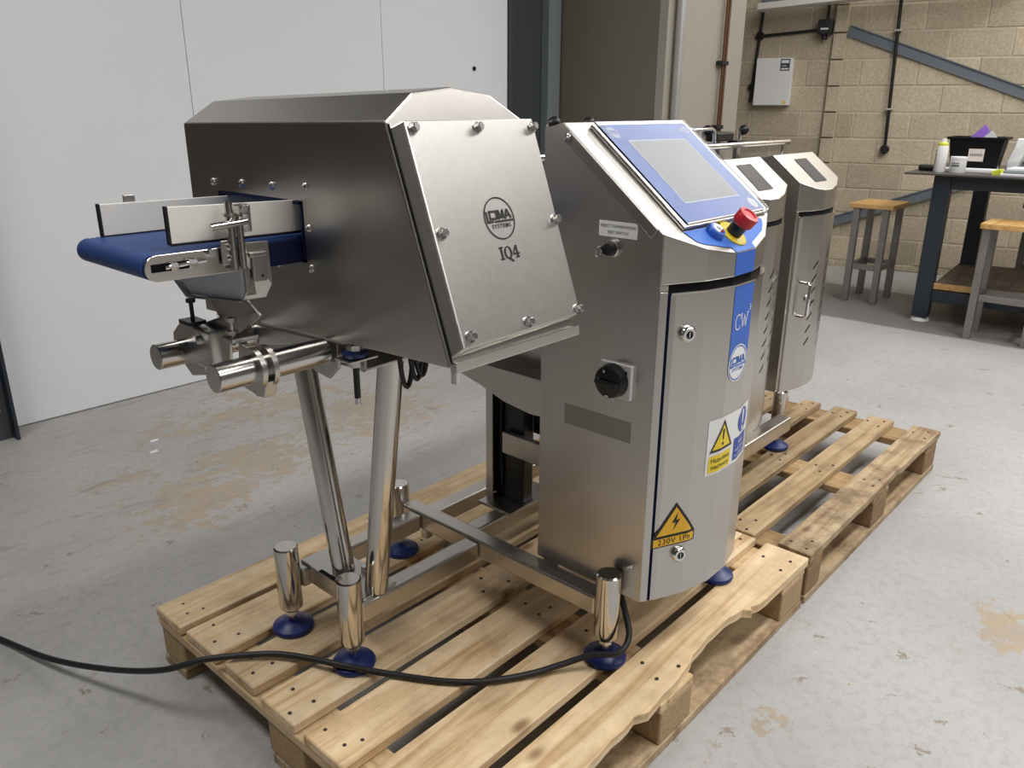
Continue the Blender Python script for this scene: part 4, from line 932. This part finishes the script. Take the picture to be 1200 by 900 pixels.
# diagonal braces on the block wall
def brace(p, q, label, h_=0.075, o_=0.012):
    b_ = MB(); (s0, z0), (s1, z1) = p, q
    d = Vector((s1 - s0, z1 - z0)).normalized(); n_ = Vector((-d.y, d.x)) * h_ / 2
    b_.prism([wp(s0 + n_.x, z0 + n_.y, o_), wp(s1 + n_.x, z1 + n_.y, o_), wp(s1 - n_.x, z1 - n_.y, o_), wp(s0 - n_.x, z0 - n_.y, o_)], -WN * 0.008)
    b_.prism([wp(s0 - n_.x, z0 - n_.y, o_), wp(s1 - n_.x, z1 - n_.y, o_), wp(s1 - n_.x * 0.8, z1 - n_.y * 0.8, o_), wp(s0 - n_.x * 0.8, z0 - n_.y * 0.8, o_)], -WN * 0.018)
    return tag(b_.build('steel_brace', 'brace', None), label, 'brace', 'diagonal braces on the block wall')
brace((0.39, 1.755), (-2.7, 0.612), 'grey diagonal brace crossing the upper block wall, falling to the right')
brace((0.62, 0.245), (-2.7, 1.51), 'grey diagonal brace low on the block wall behind stool and table, rising to the right', o_=0.032)
# electrical box, conduits, junction box
eb = thing('electrical_box', 'white rectangular electrical box with a small printed label on the block wall', 'box', wp(0.89, 1.24))
eb_b = MB(); eb_b.prism([wp(0.755, 1.225, 0.001), wp(1.028, 1.225, 0.001), wp(1.028, 1.225, 0.075), wp(0.755, 1.225, 0.075)], (0, 0, 0.345)); eb_b.build('case', 'white', eb, bevel=0.004)
ebf = planefn(wp(0.755, 1.225, 0.0752), WD * -1.0, Z)
decal('label', [rect(-0.055, 0.295, 0.07, 0.085)], ebf, 'column_grey', eb, lift=0.0006)
decal('label_lettering', [rect(-0.055, 0.318, 0.055, 0.022), rect(-0.06, 0.287, 0.035, 0.005), rect(-0.055, 0.266, 0.055, 0.01)], ebf, 'ink_white', eb, lift=0.0012)
decal('warning_mark', [rect(-0.035, 0.022, 0.022, 0.022)], ebf, 'yellow', eb, lift=0.0006)
cd = thing('conduit', 'black vertical conduit with round end box in the middle of the block wall', 'conduit', wp(0.04, 0.92, 0.02))
MB().cyl(wp(0.068, 2.2, 0.044), wp(0.022, 0.93, 0.044), 0.012, 14).build('tube', 'black', cd, smooth=True)
MB().lathe(wp(0.022, 0.915, 0.001), -WN, [(0, 0.032), (0.055, 0.032), (0.06, 0.026)], 24).build('end_box', 'black', cd, smooth=True)
for z in (1.2, 1.74): MB().obox(wp(0.022 + (z - 0.93) * 0.0362, z, 0.030), WD, WN, Z, 0.05, 0.058, 0.014).build('saddle_clip', 'galv', cd, bevel=0.003)
c2_ = thing('conduit', 'black conduit run with round tee beside the white electrical box', 'conduit', wp(1.0, 1.3, 0.02))
MB().cyl(wp(0.61, 1.762, 0.014), wp(1.0, 1.735, 0.014), 0.011, 12).build('tube', 'black', c2_, smooth=True)
MB().cyl(wp(1.008, 2.2, 0.014), wp(1.064, 1.25, 0.014), 0.011, 12).build('tube', 'black', c2_, smooth=True)
MB().lathe(wp(1.033, 1.735, 0.001), -WN, [(0, 0.032), (0.025, 0.032), (0.03, 0.026)], 20).build('tee_box', 'black', c2_, smooth=True)
MB().lathe(wp(1.06, 1.36, 0.001), -WN, [(0, 0.028), (0.022, 0.028)], 20).build('end_box', 'black', c2_, smooth=True)
jb = thing('junction_box', 'square black switch box with pale print high on the block wall', 'box', wp(0.55, 1.75))
MB().obox(wp(0.552, 1.778, 0.045), WD, WN, Z, 0.10, 0.085, 0.105).build('case', 'black', jb, bevel=0.006)
MB().lathe(wp(0.552, 1.725, 0.045), -Z, [(0, 0.022), (0.03, 0.022), (0.035, 0.015)], 18).build('gland', 'black', jb, smooth=True)
MB().cyl(wp(0.545, 1.832, 0.03), wp(0.54, 2.2, 0.03), 0.011, 12).build('tube', 'black', jb, smooth=True)
decal('print', [rect(0, 0, 0.055, 0.012)], planefn(wp(0.552, 1.765, 0.0876), -WD, Z), 'white', jb, lift=0.0006)
tr = thing('cable_tray', 'long pale metal cable tray running above the block wall', 'tray', wp(0.4, 1.95, 0.12))
t_ = MB(); t_.prism([wp(-0.75, 2.005, 0.10), wp(1.02, 1.895, 0.10), wp(1.02, 1.895, 0.28), wp(-0.75, 2.005, 0.28)], (0, 0, 0.045)); t_.build('tray', 'tray_paint', tr, bevel=0.004)
t_ = MB(); t_.prism([wp(0.3, 1.99, 0.14), wp(1.0, 1.945, 0.14), wp(1.0, 1.945, 0.24), wp(0.3, 1.99, 0.24)], (0, 0, 0.05)); t_.build('cable_bundle', 'flange_grey', tr, bevel=0.015)

# ================================================================== TABLE AND STOOLS
TA = math.radians(5) - math.pi / 2          # local x runs along the table to the right, local y away
T0 = Vector((4.53, 0.743, 0))
def tw(s, w_, z=0.0): return T0 + Vector((math.sin(math.radians(5)), -math.cos(math.radians(5)), 0)) * s + Vector((math.cos(math.radians(5)), math.sin(math.radians(5)), 0)) * w_ + Z * z
tb = thing('workbench', 'dark navy steel bench with thin top and wooden lower shelf by the block wall', 'table', T0, TA)
MB().box(-0.15, 1.75, -0.10, 0.98, 0.853, 0.863).build('bench_top', 'table_top', tb, bevel=0.001, local=True)
for sx_, sy_ in ((0.0, 0.0), (0.10, 0.80), (1.5, 0.0), (1.5, 0.80)):
    lg = MB().box(sx_ - 0.005, sx_ + 0.085, sy_ - 0.02, sy_ + 0.07, 0.028, 0.852).build('leg', 'navy', tb, bevel=0.004, local=True)
    MB().lathe((sx_ + 0.04, sy_ + 0.025, 0), Z, [(0, 0.052), (0.012, 0.05), (0.02, 0.028), (0.028, 0.018)], 20).build('foot_cup', 'white', lg, smooth=True, local=True)
ra = MB(); ra.box(0.086, 1.494, -0.015, 0.06, 0.775, 0.852); ra.build('rail', 'navy', tb, bevel=0.003, local=True)
ra = MB(); ra.box(0.186, 1.494, 0.805, 0.865, 0.775, 0.852); ra.build('rail', 'navy', tb, bevel=0.003, local=True)
ra = MB(); ra.box(0.086, 1.494, -0.01, 0.05, 0.125, 0.192); ra.build('rail', 'navy', tb, bevel=0.003, local=True)
MB().box(0.086, 1.49, 0.02, 0.85, 0.2, 0.232).build('shelf', 'ply', tb, bevel=0.002, local=True)
MB().box(0.086, 1.49, 0.006, 0.0195, 0.197, 0.233).build('shelf_edge', 'oak', tb, bevel=0.002, local=True)

def stool(loc, rz, label, dark=False):
    t = thing('stool', label, 'stool', loc, rz, 'work stools')
    MB().box(-0.17, 0.17, -0.135, 0.135, 0.606, 0.636).build('seat', 'ply' if dark else 'oak', t, bevel=0.004, local=True)
    for a in (-1, 1):
        for c in (-1, 1):
            MB().box(a * 0.14 - 0.019, a * 0.14 + 0.019, c * 0.09 - 0.019, c * 0.09 + 0.019, 0, 0.604).build('leg', 'stool_steel', t, bevel=0.002, local=True)
    for c in (-1, 1): MB().box(-0.119, 0.119, c * 0.09 - 0.012, c * 0.09 + 0.012, 0.215, 0.25).build('stretcher', 'stool_steel', t, bevel=0.002, local=True)
    for a in (-1, 1): MB().box(a * 0.14 - 0.012, a * 0.14 + 0.012, -0.069, 0.069, 0.215, 0.25).build('stretcher', 'stool_steel', t, bevel=0.002, local=True)
    return t
stool((4.905, 1.148, 0), math.radians(1), 'steel stool with orange-brown wood seat between the far cabinet and the bench')
stool((4.392, 0.245, 0), math.radians(91), 'steel stool with orange-brown wood seat in front of the bench at the right edge')
stool((5.66, 0.33, 0), math.radians(4), 'dark-seated steel stool behind the bench, mostly cut off at the right edge', True)

# things on the bench (local frame of the bench)
def on_bench(name, label, cat, s, w_, z=0.8635, rz=0.0): return thing(name, label, cat, tw(s, w_, z), TA + rz)
sc_ = on_bench('spray_can', 'white spray can with lime collar standing at the left of the bench', 'can', 0.001, 0.05)
MB().lathe((0, 0, 0), Z, [(0, 0.029), (0.004, 0.031), (0.135, 0.031), (0.150, 0.026)], 24).build('can_body', 'white', sc_, smooth=True, local=True)
MB().lathe((0, 0, 0.145), Z, [(0, 0.0275), (0.012, 0.0275), (0.02, 0.02)], 24).build('collar', 'lime', sc_, smooth=True, local=True)
MB().lathe((0, 0, 0.162), Z, [(0, 0.016), (0.022, 0.015)], 18).build('spray_cap', 'white', sc_, smooth=True, local=True)
q = MB()
for i, (z, w_) in enumerate(((0.112, 0.012), (0.095, 0.02), (0.078, 0.014), (0.062, 0.018), (0.046, 0.01))):
    a0 = -2.55
    q.face([(0.0316 * math.cos(a0 - w_ * 8), 0.0316 * math.sin(a0 - w_ * 8), z - 0.006), (0.0316 * math.cos(a0 + w_ * 8), 0.0316 * math.sin(a0 + w_ * 8), z - 0.006), (0.0316 * math.cos(a0 + w_ * 8), 0.0316 * math.sin(a0 + w_ * 8), z + 0.006), (0.0316 * math.cos(a0 - w_ * 8), 0.0316 * math.sin(a0 - w_ * 8), z + 0.006)])
q.build('can_print', 'ink', sc_, local=True)
tub = on_bench('tub', 'small white screw-top tub with blue print beside the spray can', 'tub', 0.092, 0.06)
MB().lathe((0, 0, 0), Z, [(0, 0.040), (0.003, 0.042), (0.072, 0.042)], 28).build('tub_body', 'white', tub, smooth=True, local=True)
MB().lathe((0, 0, 0.0725), Z, [(0, 0.0435), (0.014, 0.0435), (0.016, 0.041)], 28).build('tub_lid', 'white', tub, smooth=True, local=True)
q = MB()
for z, hh in ((0.05, 0.006), (0.034, 0.012)):
    ang = [-2.3 + i * 0.13 for i in range(9)]
    for a, c in zip(ang, ang[1:]): q.face([(0.0425 * math.cos(a), 0.0425 * math.sin(a), z), (0.0425 * math.cos(c), 0.0425 * math.sin(c), z), (0.0425 * math.cos(c), 0.0425 * math.sin(c), z + hh), (0.0425 * math.cos(a), 0.0425 * math.sin(a), z + hh)])
q.build('tub_print', 'brace', tub, local=True)
bn = on_bench('storage_bin', 'black plastic storage bin with a paper label on the bench', 'bin', 0.135, 0.36)
def taper(x0_, y0_, x1_, y1_, z0_, z1_):
    return [[(-x0_, -y0_, z0_), (x0_, -y0_, z0_), (x0_, y0_, z0_), (-x0_, y0_, z0_)], [(-x1_, -y1_, z1_), (x1_, -y1_, z1_), (x1_, y1_, z1_), (-x1_, y1_, z1_)]]
q = MB(); a_ = taper(0.118, 0.085, 0.142, 0.105, 0, 0.185); c_ = taper(0.114, 0.081, 0.138, 0.101, 0.004, 0.185)
q.rings([a_[0], a_[1], c_[1], c_[0]]); q.build('bin_body', 'bin', bn, bevel=0.003, local=True)
q = MB(); r1_ = [[(-x, -y, z), (x, -y, z), (x, y, z), (-x, y, z)] for x, y, z in ((0.139, 0.102, 0.176), (0.156, 0.117, 0.176), (0.156, 0.117, 0.19), (0.139, 0.102, 0.19))]
q.rings(r1_, closed=True); q.build('bin_rim', 'bin', bn, bevel=0.003, local=True)
q = MB(); q.prism([(-0.03, -0.0955, 0.055), (0.05, -0.0955, 0.055), (0.052, -0.1035, 0.125), (-0.03, -0.1035, 0.125)], (0, -0.002, 0)); q.build('paper_label', 'label_pink', bn, local=True)
q = MB()
for i in range(7): q.prism([(-0.02 + i * 0.0095, -0.1015, 0.084), (-0.015 + i * 0.0095, -0.1015, 0.084), (-0.015 + i * 0.0095, -0.1032, 0.098), (-0.02 + i * 0.0095, -0.1032, 0.098)], (0, -0.0008, 0))
q.build('label_lettering', 'brace', bn, local=True)
pf = on_bench('folder', 'purple card folder sticking up out of the black bin', 'folder', 0.155, 0.345, 0.8685)
q = MB(); q.prism([(-0.115, 0.0, 0.0), (0.1, 0.0, 0.0), (0.05, 0.0, 0.185), (0.0, 0.0, 0.255), (-0.065, 0.0, 0.185)], (0, 0.003, 0)); q.build('cover', 'purple', pf, local=True)
q = MB(); q.prism([(-0.07, 0.0, 0.001), (0.108, 0.0, 0.001), (0.07, 0.0, 0.185), (0.04, 0.0, 0.222), (0.005, 0.0, 0.188)], (0, -0.003, 0)); q.build('paper_sheet', 'paper', pf, local=True)
bgt = on_bench('plastic_bag', 'crumpled translucent white bag leaning beside the black bin', 'bag', 0.328, 0.40)
q = MB(); q.rings([[(-0.03, -0.03, 0), (0.02, -0.03, 0), (0.02, 0.05, 0), (-0.03, 0.05, 0)], [(-0.035, -0.035, 0.05), (0.035, -0.03, 0.06), (0.04, 0.06, 0.06), (-0.03, 0.06, 0.06)], [(-0.01, -0.03, 0.13), (0.055, -0.02, 0.12), (0.05, 0.05, 0.12), (-0.01, 0.05, 0.13)], [(-0.002, -0.02, 0.185), (0.085, -0.01, 0.18), (0.08, 0.03, 0.18), (-0.002, 0.03, 0.185)]])
q.build('bag_film', 'bag', bgt, bevel=0.006, local=True)
wh = on_bench('paper_pad', 'white paper pad lying on the bench in front of the black bin', 'paper', 0.165, 0.20)
MB().box(-0.17, 0.14, -0.055, 0.055, 0, 0.018).build('sheets', 'paper', wh, bevel=0.003, local=True)
pp = on_bench('document_pile', 'loose white documents in a grey sleeve at the right end of the bench', 'paper', 0.46, 0.08)
MB().box(-0.14, 0.2, -0.12, 0.12, 0, 0.012).build('sheets', 'paper', pp, bevel=0.002, local=True)
q = MB(); q.prism([(-0.13, -0.10, 0.0125), (0.2, -0.12, 0.0125), (0.2, 0.1, 0.0125), (-0.12, 0.1, 0.0125)], (0, 0, 0.014)); q.build('sleeve', 'flange_grey', pp, bevel=0.004, local=True)
q = MB(); q.prism([(-0.12, -0.07, 0.027), (0.2, -0.02, 0.027), (0.2, 0.1, 0.027), (-0.1, 0.1, 0.027)], (0, 0, 0.012)); q.build('sheets', 'paper', pp, bevel=0.002, local=True)
yn = on_bench('sticky_note', 'crumpled yellow note beside the documents on the bench', 'note', 0.300, 0.03)
q = MB(); q.rings([[(-0.025, -0.015, 0.0), (0.022, -0.018, 0.0), (0.03, 0.02, 0.0), (-0.02, 0.02, 0)], [(-0.03, -0.012, 0.018), (0.012, -0.02, 0.03), (0.022, 0.012, 0.034), (-0.018, 0.016, 0.026)]]); q.build('note_paper', 'lime', yn, local=True)
bk = on_bench('glasses_case', 'black soft case lying at the left corner of the bench', 'case', -0.075, 0.14)
MB().box(-0.05, 0.06, -0.03, 0.03, 0, 0.034).build('case_shell', 'black', bk, bevel=0.014, seg=3, local=True)

# scraps on the floor
for (x, y, lab) in ((0.571, 2.273, 'white paper scrap on the floor, the one nearer the white wall'), (0.523, 2.172, 'white paper scrap on the floor, the one farther from the white wall')):
    q = MB(); q.prism([(x - 0.014, y - 0.008, 0.0005), (x + 0.016, y - 0.009, 0.0005), (x + 0.018, y + 0.009, 0.0005), (x - 0.012, y + 0.008, 0.0005)], (0, 0, 0.002))
    tag(q.build('paper_scrap', 'paper', None), lab, 'paper', 'paper scraps on the floor')
